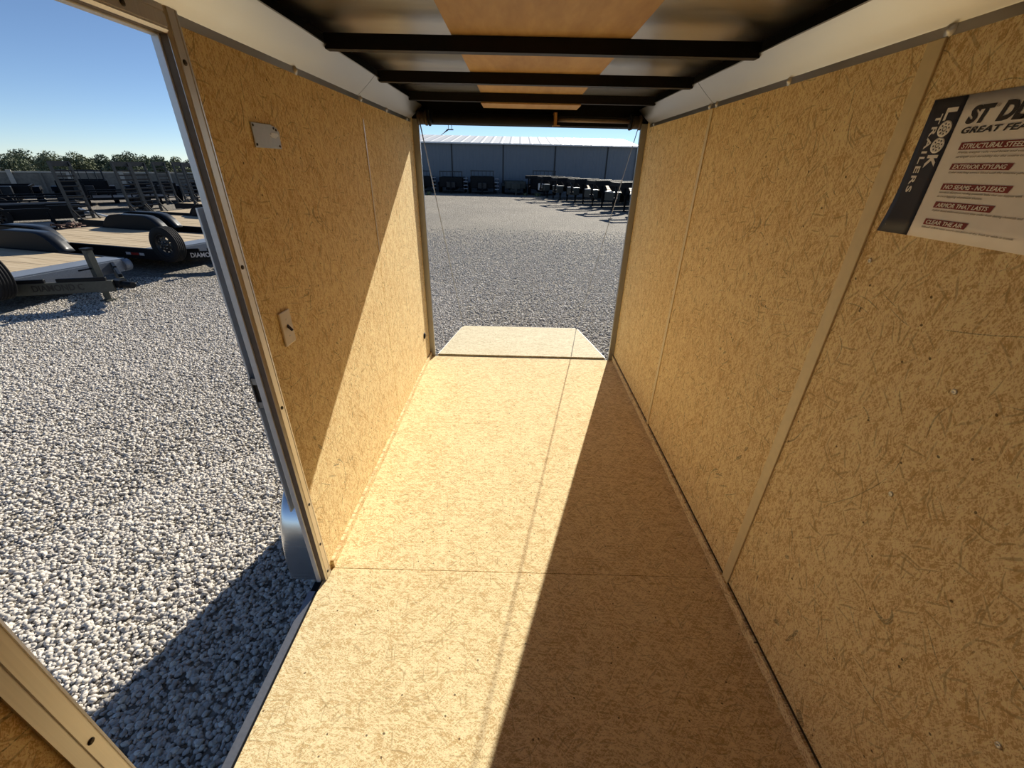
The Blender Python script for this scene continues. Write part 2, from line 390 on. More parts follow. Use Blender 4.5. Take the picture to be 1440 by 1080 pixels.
def text(name, body, w, h, origin, X, Y, mat, parent=None, shear=0.0, bold=0.0, depth=0.0015, spacing=1.0):
    """Lettering as a thin mesh filling a w x h box whose lower left corner is origin, X to the right, Y up."""
    cu = bpy.data.curves.new(name, 'FONT'); cu.body = body; cu.extrude = 0.02; cu.offset = bold; cu.shear = shear; cu.space_character = spacing
    cu.resolution_u = 3
    t = bpy.data.objects.new(name, cu); C.objects.link(t); bpy.context.view_layer.update()
    me = bpy.data.meshes.new_from_object(t.evaluated_get(bpy.context.evaluated_depsgraph_get()))
    bpy.data.objects.remove(t); bpy.data.curves.remove(cu)
    me.name = name
    n = len(me.vertices); co = np.empty(n * 3); me.vertices.foreach_get('co', co); co = co.reshape(-1, 3)
    lo, hi = co.min(0), co.max(0)
    q = (co - lo) / np.maximum(hi - lo, 1e-9)
    X, Y = np.array(X, float), np.array(Y, float); Z = np.cross(X, Y)
    p = np.array(origin) + q[:, :1] * w * X + q[:, 1:2] * h * Y + q[:, 2:3] * depth * Z
    me.vertices.foreach_set('co', p.ravel()); me.update()
    me.materials.clear(); me.materials.append(M[mat])
    o = bpy.data.objects.new(name, me); C.objects.link(o)
    if parent is not None: o.parent = parent
    return o

# ---------------------------------------------------------------- trailer interior shell
XL, XR, YR, G = -0.793, 0.938, 3.56, -0.45
WT = 0.034                   # wall thickness
YN = -0.12                    # where the straight walls end and the V nose begins
YD0, YD1, ZD = 0.385, 1.165, 1.848    # side doorway
ZR = 2.045                    # roof sheet
S1, S2 = 1.19, 2.42           # panel joints

ml = MB()
ml.box(XL - WT, XL, YN, YD0 - 0.02, 0, ZR)
ml.box(XL - WT, XL, YD0 - 0.02, YD1 + 0.02, ZD + 0.02, ZR)
ml.box(XL - WT, XL, YD1 + 0.02, 2.4285, 0, ZR)
ml.box(XL - WT, XL - 0.004, 2.4285, 2.4335, 0, ZR)
ml.box(XL - WT, XL, 2.4335, YR, 0, ZR)
struct(ml.build('wall_left', 'osb_wall'))
mr = MB()
mr.box(XR, XR + WT, YN, S1, 0, ZR); mr.box(XR, XR + WT, S1 + 0.004, 2.408, 0, ZR); mr.box(XR, XR + WT, 2.412, YR, 0, ZR)
wall_r = struct(mr.build('wall_right', 'osb_wall'))
mf = MB()
for xw in (XL, XR):
    mf.prism([(xw, YN), (0.0725, -0.95), (0.0725, -1.02), (xw + (0.06 if xw > 0 else -0.06), YN)], lambda p, q, t: (p, q, t), 0, ZR)
struct(mf.build('wall_front', 'osb_wall'))
fl = MB()
fl.box(XL - 0.012, XR, YN, 1.2285, -0.03, 0); fl.box(XL - 0.012, XR, 1.2315, 2.424, -0.03, 0); fl.box(XL - 0.012, XR, 2.4255, YR + 0.002, -0.03, 0)
fl.prism([(XL, YN), (0.0725, -0.95), (XR, YN)], lambda p, q, t: (p, q, t), -0.03, 0)
struct(fl.build('floor', 'osb_floor'))
cl = MB()
cl.box(XL - WT - 0.01, XR + WT + 0.01, YN, 3.74, ZR, ZR + 0.012)
cl.prism([(XL - WT, YN), (0.0725, -1.02), (XR + WT, YN)], lambda p, q, t: (p, q, t), ZR, ZR + 0.012)
struct(cl.build('ceiling', 'roof'))
# chassis below the floor (seen only by the light)
ch = MB()
for x in (-0.6, 0.74): ch.box(x - 0.03, x + 0.03, -0.9, 3.55, -0.13, -0.032)
for y in np.arange(0.0, 3.5, 0.6): ch.box(-0.84, 0.98, y, y + 0.05, -0.09, -0.032)
struct(ch.build('floor_frame', 'black'))

# aluminium coves between walls and roof, with a joint at y = 2.4
def cove(side, y0, y1, name):
    s = 1 if side == 'l' else -1; x = XL if side == 'l' else XR
    prof = [(0.0015, 1.873), (0.0015, 1.894)]
    for k in range(9):
        t = k / 8; prof.append((0.004 + 0.082 * t, 1.896 + 0.070 * t - 0.002 * math.sin(math.pi * t)))
    prof += [(0.094, 1.974), (0.094, 1.978), (0.080, 1.972), (0.0006, 1.902), (0.0003, 1.873)]
    return struct(MB().prism(prof, lambda p, q, t: (x + s * p, t, q), y0, y1).build(name, 'alu_cove'))
i = 1
for side in 'lr':
    cv = cove(side, YN, 2.412, 'trim_%d' % i); cove(side, 2.416, 3.50, 'trim_%d' % (i + 1)); i += 2
    x = XL if side == 'l' else XR; s = 1 if side == 'l' else -1
    for y in ((1.775, 2.45, 2.9, 3.4) if side == 'l' else (1.17, 1.776, 2.37, 2.45, 3.4)):
        MB().lathe([(0, 0.006), (0.004, 0.006), (0.007, 0.003), (0.012, 0.0005), (0.016, -0.001)], (x + s * 0.003, y, 1.886), (s, 0, 0), 14).build('screw', 'screw', cv)
# wall joint strips
struct(MB().box(XR - 0.006, XR, S1 - 0.022, S1 + 0.024, 0.045, 1.873).build('trim_5', 'trim_tan', None, 0.002))
struct(MB().box(XR - 0.005, XR, 2.395, 2.425, 0.045, 1.873).build('trim_6', 'trim_tan', None, 0.002))
struct(MB().box(XL, XL + 0.003, 2.438, 2.452, 1.15, 1.80).build('trim_7', 'clear', None, 0.001))
# kick strips
struct(MB().box(XR - 0.014, XR, YN, YR, 0, 0.046).build('baseboard_right', 'osb_edge', None, 0.001))
struct(MB().box(XR - 0.004, XR, YN, YR, 0.0465, 0.052).build('trim_13', 'hole'))  # dark strip paints in the shadowy gap above the kick strip
struct(MB().box(XL, XL + 0.014, 1.235, YR, 0, 0.04).build('baseboard_left', 'osb_edge', None, 0.001))
# self-drilling screws in the right wall
for y, z in ((0.778, 1.197), (0.783, 0.906), (0.383, 0.648), (1.13, 1.40)):
    sc = MB().lathe([(0, 0.0015), (0.002, 0.0015), (0.0035, 0.003), (0.0058, 0.002), (0.0062, 0)], (XR, y, z), (-1, 0, 0), 14).build('screw', 'screw', wall_r)

# side doorway frame
door = empty('door_1', (XL, YD1, 0)); struct(door)
def dpart(mb, name, mat, bevel=0.0):
    o = mb.build(name, mat, door, bevel); o.matrix_parent_inverse = Matrix.Translation(door.location).inverted(); return o
def flange_prof(a, d):
    """Inner flange cross section: a across the wall (from the opening outward), ridged."""
    return [(0, 0), (0, 0.002), (0.006, 0.007), (0.007, 0.005), (0.010, 0.005), (0.011, 0.008), (0.034, 0.008), (0.035, 0.005), (0.038, 0.005), (0.039, 0.008), (a, 0.007), (a, 0)]
dpart(MB().prism(flange_prof(0.045, 0), lambda p, q, t: (XL + q, YD1 + p, t), 0.0, ZD + 0.05), 'jamb', 'alu_frame')
dpart(MB().prism(flange_prof(0.058, 0), lambda p, q, t: (XL + q, YD0 - p, t), 0.0, ZD + 0.05), 'jamb', 'alu_frame')
dpart(MB().prism(flange_prof(0.05, 0), lambda p, q, t: (XL + q, t, ZD + p), YD0 - 0.05, YD1 - 0.001), 'header', 'alu_frame')
rc = MB()
rc.box(XL - 0.017, XL + 0.001, YD1, YD1 + 0.02, 0, ZD); rc.box(XL - 0.017, XL + 0.001, YD0 - 0.02, YD0, 0, ZD)
rc.box(XL - 0.017, XL + 0.001, YD0, YD1, ZD, ZD + 0.02)
dpart(rc, 'seal', 'recess')
of = MB()
of.box(XL - 0.036, XL - 0.017, YD1 - 0.004, YD1 + 0.03, -0.04, ZD + 0.02); of.box(XL - 0.036, XL - 0.017, YD0 - 0.03, YD0 + 0.004, -0.04, ZD + 0.02)
of.box(XL - 0.036, XL - 0.017, YD0, YD1, ZD - 0.004, ZD + 0.03)
dpart(of, 'outer_frame', 'white_trim', 0.002)
sl_ = MB(); sl_.box(XL - 0.046, XL - 0.012, YD0 - 0.02, YD1, -0.035, -0.006); sl_.box(XL - 0.019, XL - 0.012, YD0 - 0.02, YD1 + 0.03, -0.02, 0.001)
dpart(sl_, 'sill', 'black', 0.002)
se = MB(); se.box(XL - 0.05, XL - 0.022, YD0 - 0.02, YD1 - 0.05, -0.006, -0.002)
dpart(se, 'sill_plate', 'galv')
for z in (1.80, 1.33, 0.86, 0.42, 0.20, 0.035):
    dpart(MB().lathe([(0, 0.002), (0.0035, 0.003), (0.006, 0.0015), (0.0065, 0)], (XL + 0.008, YD1 + 0.022, z), (1, 0, 0), 12), 'screw', 'hole')
for z in (0.62, 1.25):
    dpart(MB().lathe([(0, 0.002), (0.0035, 0.003), (0.006, 0.0015), (0.0065, 0)], (XL + 0.008, YD0 - 0.023, z), (1, 0, 0), 12), 'screw', 'hole')
dpart(MB().lathe([(0, 0.002), (0.0035, 0.003), (0.006, 0.0015), (0.0065, 0)], (XL + 0.008, 1.05, ZD + 0.022), (1, 0, 0), 12), 'screw', 'hole')
# latch channel on the outer face of the jamb
lb = empty('latch_bar', (-0.88, 1.2, 0.38))
def rel(o, p):
    o.parent = p; o.matrix_parent_inverse = Matrix.Translation(p.location).inverted(); return o
k = MB(); k.box(-0.8670, -0.8620, 1.185, 1.225, 0.38, 1.485); k.box(-0.8620, -0.8380, 1.215, 1.225, 0.38, 1.485); k.box(-0.8425, -0.8380, 1.185, 1.225, 0.38, 0.875); k.box(-0.8425, -0.8380, 1.185, 1.225, 0.965, 1.485)
rel(k.build('channel', 'white_trim'), lb)
k = MB(); k.box(-0.8620, -0.8370, 1.180, 1.19, 0.862, 0.884); k.box(-0.8620, -0.8370, 1.180, 1.19, 0.95, 0.972); k.box(-0.8620, -0.8580, 1.178, 1.19, 0.862, 0.972)
rel(k.build('strike_plate', 'galv'), lb)
rel(MB().box(-0.8580, -0.8380, 1.186, 1.20, 0.884, 0.95).build('strike_pocket', 'hole'), lb)
tag(lb, 'narrow white metal latch channel outside the side door jamb', 'latch')

# ---------------------------------------------------------------- roof bows and plywood strips
bows = ((1.235, 'dark steel roof bow out in front, first across the ceiling'), (1.855, 'dark steel roof bow nearest the top edge of the picture'), (2.491, 'dark steel roof bow in the middle, second of the three across the ceiling'), (3.12, 'dark steel roof bow closest to the rear header'))
for y, lab in bows:
    b = MB()
    b.prism([(y, 1.962), (y, 2.008), (y + 0.003, 2.008), (y + 0.003, 1.965), (y + 0.038, 1.965), (y + 0.038, 2.008), (y + 0.041, 2.008), (y + 0.041, 1.962)], lambda p, q, t: (t, p, q), XL + 0.088, XR - 0.088)
    tag(b.build('roof_bow', 'bow'), lab, 'roof bow', 'steel roof bows under the ceiling')
    rb = None
ply = [(0.62, 1.2), (1.28, 1.9), (1.9, 2.53), (2.53, 3.17), (3.17, 3.55)]
plab = {1: 'reddish plywood strip ahead of the first roof bow, cut by the picture top', 2: 'reddish plywood strip between the first and second roof bows', 3: 'reddish plywood strip between the second and third roof bows', 4: 'short reddish plywood strip by the rear header'}
for j, (a, b_) in enumerate(ply):
    if j == 0: continue
    o = MB().box(-0.25, 0.385, a if j < 4 else 3.13, b_ - 0.004 if j < 4 else 3.36, 2.009 if j < 4 else 1.9535, 2.019 if j < 4 else 1.9615).build('plywood_strip', 'luan')
    tag(o, plab[j], 'plywood strip', 'plywood strips laid over the roof bows')

# ---------------------------------------------------------------- rear frame: posts, header, spring gear
pl = MB(); pl.box(XL - 0.05, -0.745, YR, YR + 0.028, -0.03, 1.90); pl.box(XL - 0.05, -0.785, YR + 0.028, YR + 0.10, -0.1, 1.90)
struct(pl.build('trim_8', 'galv', None, 0.003))
pr = MB(); pr.box(0.891, XR + 0.05, YR, YR + 0.028, -0.03, 1.90); pr.box(0.925, XR + 0.05, YR + 0.028, YR + 0.10, -0.1, 1.90)
struct(pr.build('trim_9', 'galv', None, 0.003))
hd = MB(); hd.box(XL - 0.05, XR + 0.05, YR + 0.01, 3.735, 1.876, ZR); hd.box(XL, XR, YR - 0.02, YR + 0.01, 1.93, ZR)
struct(hd.build('trim_10', 'matte', None, 0.003))
struct(MB().box(XL, XL + 0.02, YN, YR, 1.982, ZR).build('trim_11', 'matte')); struct(MB().box(XR - 0.02, XR, YN, YR, 1.982, ZR).build('trim_12', 'matte'))  # black strips paint in the darkness between coves and roof
sp = empty('ramp_spring', (0.07, 3.5, 1.9))
k = MB(); n = 60
k.lathe([(0.030 + 0.002 * (i % 2), -0.62 + i * 0.0125) for i in range(72)], (0.0, 3.49, 1.902), (1, 0, 0), 18)
rel(k.build('coil', 'matte'), sp)
rel(MB().tube([(0.26, 3.49, 1.905), (0.83, 3.49, 1.905)], 0.013, 12).build('shaft', 'pipe'), sp)
for x0, x1 in ((-0.735, -0.665), (0.80, 0.865)):
    rel(MB().lathe([(0, 0), (0.046, 0), (0.046, 0.008), (0.036, 0.012), (0.036, 0.02), (0.039, 0.022), (0.036, 0.026), (0.039, 0.030), (0.036, 0.034), (0.039, 0.038), (0.036, 0.042), (0.036, 0.052), (0.048, 0.056), (0.048, x1 - x0), (0, x1 - x0)], (x0, 3.49, 1.90), (1, 0, 0), 24).build('cable_drum', 'brown'), sp)
rel(MB().lathe([(0, 0), (0.05, 0), (0.05, 0.012), (0, 0.012)], (-0.655, 3.49, 1.90), (1, 0, 0), 20).build('end_plate', 'black'), sp)
rel(MB().lathe([(0, 0), (0.05, 0), (0.05, 0.012), (0, 0.012)], (0.785, 3.49, 1.90), (1, 0, 0), 20).build('end_plate', 'black'), sp)
k = MB(); k.box(0.238, 0.262, 3.448, 3.452, 1.868, 1.946); k.box(0.238, 0.285, 3.448, 3.475, 1.866, 1.870); k.box(0.238, 0.242, 3.448, 3.56, 1.868, 1.946)
rel(k.build('bracket', 'rust'), sp)
tag(sp, 'black ramp counterbalance spring and shaft across the rear header', 'spring')

# rear ramp door lying down to the gravel, with its lift cables
rd = empty('ramp_door', (0.07, 3.62, 0.0))
RL = 1.93; ang = math.atan2(-0.40, RL); rm = Matrix.Translation((0.07, 3.612, 0.0)) @ Matrix.Rotation(ang, 4, 'X')
def rpart(mb, name, mat, bevel=0.0):
    bmesh.ops.transform(mb.bm, matrix=rm, verts=mb.bm.verts); return rel(mb.build(name, mat, None, bevel), rd)
rpart(MB().box(-0.797, 0.797, 0.012, RL, -0.012, 0.0), 'deck_panel', 'osb_ramp')
k = MB(); k.box(-0.803, -0.797, 0, RL, -0.045, 0.002); k.box(0.797, 0.803, 0, RL, -0.045, 0.002); k.box(-0.803, 0.803, RL, RL + 0.006, -0.045, 0.002); k.box(-0.797, 0.797, 0.012, RL, -0.045, -0.012)
rpart(k, 'edge_frame', 'alu', 0.001)
k = MB(); k.tube([(-0.8, -0.026, -0.026), (0.8, -0.026, -0.026)], 0.012, 10); k.box(-0.8, 0.8, -0.045, 0.012, -0.046, -0.030); rpart(k, 'hinge', 'black')
for x, xt in ((-0.79, -0.742), (0.79, 0.878)):
    foot = rm @ Vector((x, RL - 0.05, 0.004))
    rel(MB().tube([(xt, 3.60, 1.868), tuple(foot)], 0.0045 if x < 0 else 0.003, 6).build('lift_cable', 'cable'), rd)
    rel(MB().lathe([(0, 0.02), (0.01, 0.02), (0.012, 0)], foot, (0, 0, 1), 8).build('cable_anchor', 'galv'), rd)
tag(rd, 'lowered strand board ramp door resting on the gravel at the rear opening', 'ramp door')

# small dark bumper by the rear post
tag(MB().lathe([(0, 0.012), (0.018, 0.011), (0.026, 0.006), (0.028, 0)], (XL, 3.372, 0.277), (1, 0, 0), 20).build('round_bumper', 'black'), 'small black round bumper low on the left wall near the rear post', 'bumper')

# wall plate and light switch on the left wall
vp = empty('cover_plate', (XL, 1.485, 1.67))
k = MB(); k.prism([(1.411, 1.637), (1.412, 1.702), (1.52, 1.7035), (1.553, 1.697), (1.567, 1.683), (1.562, 1.637)], lambda p, q, t: (t, p, q), XL, XL + 0.004)
rel(k.build('plate', 'dull_alu', None, 0.001), vp)
k = MB(); k.prism([(1.498, 1.675), (1.512, 1.6755), (1.512, 1.681), (1.552, 1.681), (1.556, 1.674), (1.545, 1.670), (1.537, 1.666), (1.512, 1.668), (1.508, 1.672)], lambda p, q, t: (t, p, q), XL + 0.004, XL + 0.005)
rel(k.build('sticker_scrap', 'white'), vp)
for y, z in ((1.42, 1.695), (1.42, 1.645), (1.553, 1.645), (1.548, 1.69), (1.535, 1.694)):
    rel(MB().lathe([(0, 0.002), (0.003, 0.002), (0.004, 0)], (XL + 0.004, y, z), (1, 0, 0), 10).build('screw', 'hole'), vp)
tag(vp, 'square aluminium cover plate with white scrap high on the left wall', 'cover plate')
sw = empty('light_switch', (XL, 1.34, 1.09))
rel(MB().box(XL, XL + 0.007, 1.305, 1.375, 1.032, 1.151).build('plate', 'ivory', None, 0.004), sw)
k = MB(); k.prism([(0.007, 1.0935), (0.02, 1.080), (0.0225, 1.084), (0.007, 1.104)], lambda p, q, t: (XL + p, t, q), 1.335, 1.345)
rel(k.build('toggle', 'brown', None, 0.0015), sw)
for z in (1.062, 1.121): rel(MB().lathe([(0, 0.001), (0.0025, 0.001), (0.003, 0)], (XL + 0.007, 1.34, z), (1, 0, 0), 8).build('screw', 'screw'), sw)
tag(sw, 'ivory toggle light switch plate on the left wall', 'light switch')

# poster on the right wall
po = empty('feature_poster', (XR, 0.92, 1.615))
PX, PY = (0, -1, 0), (0, 0, 1)
XP = XR - 0.001
k = MB(); cols, rows = 16, 8
def pp(u, v):   # u 0..1 left to right, v 0..1 bottom to top; the bottom left corner lifts a little
    lift = 0.012 * max(0, 1 - u * 3.5) ** 2 * max(0, 1 - v * 2.5) ** 2
    return (XP - lift, 1.133 - 0.432 * u, 1.475 + 0.278 * v)
g = [[k.bm.verts.new(pp(i / cols, j / rows)) for j in range(rows + 1)] for i in range(cols + 1)]
for i in range(cols):
    for j in range(rows): k.bm.faces.new((g[i][j], g[i + 1][j], g[i + 1][j + 1], g[i][j + 1])).smooth = True
rel(k.build('sheet', 'paper', None, 0, 0.0006), po)
k = MB()
g = [[k.bm.verts.new(Vector(pp(i / 6 * 0.184, j / rows)) + Vector((-0.0008, 0, 0))) for j in range(rows + 1)] for i in range(7)]
for i in range(6):
    for j in range(rows): k.bm.faces.new((g[i][j], g[i + 1][j], g[i + 1][j + 1], g[i][j + 1])).smooth = True
rel(k.build('navy_band', 'navy', None, 0, 0.0004), po)
XT = XP - 0.0013
def ptext(n, s, y, z, w, h, mat, **kw): return rel(text(n, s, w, h, (XT, y, z), PX, PY, mat, depth=0.0004, **kw), po)
ptext('lettering', 'ST', 1.0345, 1.6985, 0.051, 0.033, 'ink', shear=0.25, bold=0.05)
ptext('lettering', '®', 0.982, 1.724, 0.007, 0.006, 'greyink')
ptext('lettering', 'DLX', 0.972, 1.699, 0.088, 0.034, 'ink', shear=0.25, bold=0.05)
ptext('lettering', 'GREAT FEATURES', 1.0335, 1.6815, 0.205, 0.0115, 'ink', shear=0.25, bold=0.02)
bars = (('STRUCTURAL STEEL FRAME', 1.0225, 1.6515, 0.185, 0.0135), ('EXTERIOR STYLING', 1.0218, 1.6140, 0.127, 0.0118), ('NO SEAMS - NO LEAKS', 1.0215, 1.5748, 0.146, 0.0125), ('ARMOR THAT LASTS', 1.0193, 1.5388, 0.130, 0.0125), ('CLEAR THE AIR', 1.0252, 1.5030, 0.102, 0.0125))
for s, y, z, w, h in bars:
    k = MB(); k.prism([(y, z), (y - w + 0.004, z), (y - w, z + h), (y - 0.001, z + h)], lambda p, q, t: (t, p, q), XT, XT + 0.0004)
    rel(k.build('red_bar', 'red'), po)
    rel(text('bar_lettering', s, w - 0.016, h * 0.68, (XT - 0.0002, y - 0.006, z + h * 0.16), PX, PY, 'paper', shear=0.25, bold=0.02, depth=0.0004), po)
small = (('Frame, tongue rails, roof bows and wall studs built', 1.0195, 1.6435, 0.17), ('strength and durability for the entire trailer.', 1.0195, 1.6355, 0.15), ('Color matching screws blend with the exterior panels and', 1.0195, 1.606, 0.17),
         ('Seamless aluminum roofing prevents leaks that can happen with', 1.021, 1.567, 0.17), ('in overlapping aluminum sheets.', 1.021, 1.559, 0.10), ('Asphalt based undercoat protects your trailer from deicing chemicals and', 1.019, 1.5305, 0.19), ('Sidewall airflow vents ensure circulation of dry, fresh air while in transit.', 1.026, 1.495, 0.20))
for s, y, z, w in small: ptext('small_print', s, y, z, w, 0.0052, 'greyink', shear=0.25)
# sideways emblem: L, two wheel shaped Os, K and the word below
DX, DY = (0, 0, -1), (0, -1, 0)
def vtext(n, s, y, z, w, h, **kw): return rel(text(n, s, w, h, (XT, y, z), DX, DY, 'paper', depth=0.0004, **kw), po)
vtext('emblem', 'L', 1.0905, 1.7335, 0.0235, 0.026, bold=0.04)
vtext('emblem', 'K', 1.0895, 1.6435, 0.026, 0.026, bold=0.04)
for zc in (1.694, 1.6625):
    k = MB(); rr = [0.0005, 0.0035, 0.0050, 0.0078, 0.0115, 0.0158]
    k.lathe([(r, 0) for r in rr], (XT, 1.0768, zc), (-1, 0, 0), 40, lambda j, kk: (j == 2 and False) or (j == 3 and kk % 5 in (0, 1)) or (j == 1))
    rel(k.build('wheel_emblem', 'paper', None, 0, 0.0004), po)
vtext('emblem', 'TRAILERS', 1.1105, 1.724, 0.158, 0.0145, bold=0.02, spacing=1.2)
tag(po, 'white and navy paper feature poster with red bars on the right wall', 'poster')

# ---------------------------------------------------------------- this trailer's own fender and wheel outside the door
fe = empty('trailer_fender', (0, 0, 0))
prof = [(1.285, -0.16), (1.285, -0.05), (1.295, 0.06), (1.325, 0.16), (1.38, 0.25), (1.46, 0.315), (1.56, 0.345), (2.15, 0.345), (2.25, 0.315), (2.33, 0.25), (2.39, 0.16), (2.42, 0.06), (2.43, -0.16)]
k = MB()
def strip(k, prof, x0, x1):
    # rounded outer lip
    rows_ = []
    for (y, z) in prof:
        cy, cz = 1.857, -0.05; d = Vector((cy - y, cz - z)).normalized() * 0.018
        rows_.append([k.bm.verts.new((x0, y, z)), k.bm.verts.new((x1 + 0.018, y, z)), k.bm.verts.new((x1 + 0.006, y + d.x * 0.25, z + d.y * 0.25)), k.bm.verts.new((x1, y + d.x, z + d.y)), k.bm.verts.new((x1, y + d.x * 3, z + d.y * 3))])
    for a, b in zip(rows_, rows_[1:]):
        for j in range(4): k.bm.faces.new((a[j], a[j + 1], b[j + 1], b[j])).smooth = True
strip(k, prof, XL - WT - 0.001, -1.045)
o = k.build('guard', 'alu_fender'); md = o.modifiers.new('sub', 'SUBSURF'); md.levels = 1; md.render_levels = 2; rel(o, fe)
def wheel(cx, cy, cz, R, width, axis, parent, nm='wheel', local=True):
    """A tyre with tread ribs and a holed rim; axis points to the outer face."""
    ax = Vector(axis).normalized(); w2 = width / 2
    p = [(R * 0.60, -w2 * 0.75), (R * 0.66, -w2), (R * 0.86, -w2 * 1.02), (R * 0.955, -w2 * 0.88)]
    for q in range(5):
        a = -w2 * 0.82 + q * w2 * 0.36
        p += [(R, a), (R, a + w2 * 0.22), (R * 0.982, a + w2 * 0.24), (R * 0.982, a + w2 * 0.34)]
    p = p[:-2] + [(R * 0.955, w2 * 0.88), (R * 0.86, w2 * 1.02), (R * 0.66, w2), (R * 0.60, w2 * 0.75)]
    t = MB().lathe(p, (cx, cy, cz), ax, 40, closed=True).build('tyre', 'rubber', parent)
    r = MB(); r.lathe([(R * 0.61, w2 * 0.8), (R * 0.58, w2 * 0.78), (R * 0.56, w2 * 0.45), (R * 0.47, w2 * 0.42), (R * 0.37, w2 * 0.50), (R * 0.25, w2 * 0.52), (R * 0.14, w2 * 0.50), (R * 0.13, w2 * 0.85), (R * 0.01, w2 * 0.88)], (cx, cy, cz), ax, 48, lambda j, kk: j == 3 and kk % 6 in (0, 1, 2))
    ro = r.build('rim', 'rim', parent, 0, 0.006)
    n = MB(); u = ax.cross(Vector((0, 0, 1))).normalized(); v = ax.cross(u)
    for q in range(6):
        c = Vector((cx, cy, cz)) + (u * math.cos(q * math.pi / 3) + v * math.sin(q * math.pi / 3)) * R * 0.2 + ax * w2 * 0.5
        n.lathe([(0, 0.03), (0.009, 0.028), (0.011, 0)], c, ax, 6)
    n.build('lug_nut', 'galv', parent)['kind'] = 'stuff'
    return t, ro
fw_ = empty('wheel', (0, 0, 0)); rel(fw_, fe)
bpy.context.view_layer.update()
for o in wheel(-0.945, 1.86, -0.10, 0.345, 0.17, (-1, 0, 0), None): rel(o, fw_)
for o in list(C.objects):
    if o.name.startswith('lug_nut') and o.parent is None: rel(o, fw_)
tag(fe, 'rounded bare aluminium wheel fender outside the side doorway', 'fender')

# ---------------------------------------------------------------- gravel yard
gx = MB()
nx, ny = 60, 60
gx.box(-160, 160, -60, 220, G - 0.5, G - 0.008)
struct(gx.build('ground', 'gravel'))

def stones(name, spots, rmin, rmax, sub, seed):
    rng = np.random.default_rng(seed)
    bm = bmesh.new(); bmesh.ops.create_icosphere(bm, subdivisions=sub, radius=1.0)
    base = np.array([v.co[:] for v in bm.verts]); faces = np.array([[v.index for v in f.verts] for f in bm.faces]); bm.free()
    n = len(spots); nv, nf = len(base), len(faces)
    r = rng.uniform(0, 1, n) ** 1.6 * (rmax - rmin) + rmin
    dims = np.stack([rng.uniform(0.95, 1.35, n), rng.uniform(0.7, 1.0, n), rng.uniform(0.5, 0.8, n)], 1) * r[:, None]
    jit = 1 + rng.normal(0, 0.10, (n, nv))
    p = base[None] * jit[:, :, None] * dims[:, None, :]
    def rot(p, a, i, j):
        c, s = np.cos(a)[:, None], np.sin(a)[:, None]; q = p.copy()
        q[:, :, i] = c * p[:, :, i] - s * p[:, :, j]; q[:, :, j] = s * p[:, :, i] + c * p[:, :, j]; return q
    p = rot(p, rng.normal(0, 0.45, n), 0, 2); p = rot(p, rng.normal(0, 0.45, n), 1, 2); p = rot(p, rng.uniform(0, 6.283, n), 0, 1)
    p[:, :, 0] += spots[:, 0][:, None]; p[:, :, 1] += spots[:, 1][:, None]
    p[:, :, 2] += (G - 0.008 + dims[:, 2] * rng.uniform(0.2, 0.9, n))[:, None]
    me = bpy.data.meshes.new(name)
    me.vertices.add(n * nv); me.vertices.foreach_set('co', p.reshape(-1).astype(np.float32))
    fi = (faces[None] + (np.arange(n) * nv)[:, None, None]).reshape(-1)
    me.loops.add(len(fi)); me.loops.foreach_set('vertex_index', fi.astype(np.int32))
    me.polygons.add(n * nf); me.polygons.foreach_set('loop_start', (np.arange(n * nf) * 3).astype(np.int32))
    me.polygons.foreach_set('use_smooth', np.ones(n * nf, dtype=bool))
    me.update(calc_edges=True)
    at = me.attributes.new('tone', 'FLOAT', 'POINT')
    at.data.foreach_set('value', np.repeat(np.clip(rng.normal(0.5, 0.2, n), 0, 1), nv).astype(np.float32))
    me.materials.append(M['stone'])
    o = bpy.data.objects.new(name, me); C.objects.link(o); return o

def scatter(n, x0, x1, y0, y1, keep, seed):
    rng = np.random.default_rng(seed)
    q = np.stack([rng.uniform(x0, x1, n), rng.uniform(y0, y1, n)], 1)
    return q[keep(q, rng)]
def near(q, rng):
    d = np.hypot(q[:, 0], q[:, 1]); az = np.degrees(np.arctan2(-q[:, 0], q[:, 1]))
    return (d < 3.3) & (az < 88) & (q[:, 0] > -3.3)
def far(q, rng):
    d = np.hypot(q[:, 0], q[:, 1]); az = np.degrees(np.arctan2(-q[:, 0], q[:, 1]))
    return (d >= 3.2) & (az < 66) & (rng.uniform(0, 1, len(q)) < np.clip(1.5 - (d - 3.2) / 6, 0.2, 1))
o = stones('gravel', scatter(46000, -3.3, -0.8, 0.05, 3.4, near, 1), 0.006, 0.0145, 2, 11)
tag(o, 'loose pale grey gravel stones on the yard beside the side doorway', 'gravel', kind='stuff')
o = stones('gravel', scatter(150000, -7.5, -0.8, 1.3, 8.0, far, 2), 0.007, 0.016, 1, 12)
tag(o, 'loose pale grey gravel between the side doorway and the parked flatbeds', 'gravel', kind='stuff')
o = stones('gravel', scatter(170000, -4.2, 4.6, 4.0, 17.0, lambda q, rng: ((q[:, 0] > -0.8) | (q[:, 1] > 8)) & (np.abs(q[:, 0] - 0.1) < 0.30 * q[:, 1]) & (rng.uniform(0, 1, len(q)) < np.clip(1.15 - (q[:, 1] - 5) / 10, 0.0, 1)), 3), 0.008, 0.018, 1, 13)
tag(o, 'loose grey gravel around and beyond the lowered ramp door', 'gravel', kind='stuff')

# ---------------------------------------------------------------- flatbed trailers in the yard on the left
AX, AN = Vector((0.974, -0.225, 0)), Vector((-0.0, 0.0, 0))
AN = Vector((0.225, 0.974, 0)); ARZ = math.atan2(-0.225, 0.974)
def yard(s, n, z=G): return AX * s + AN * n + Vector((0, 0, z))

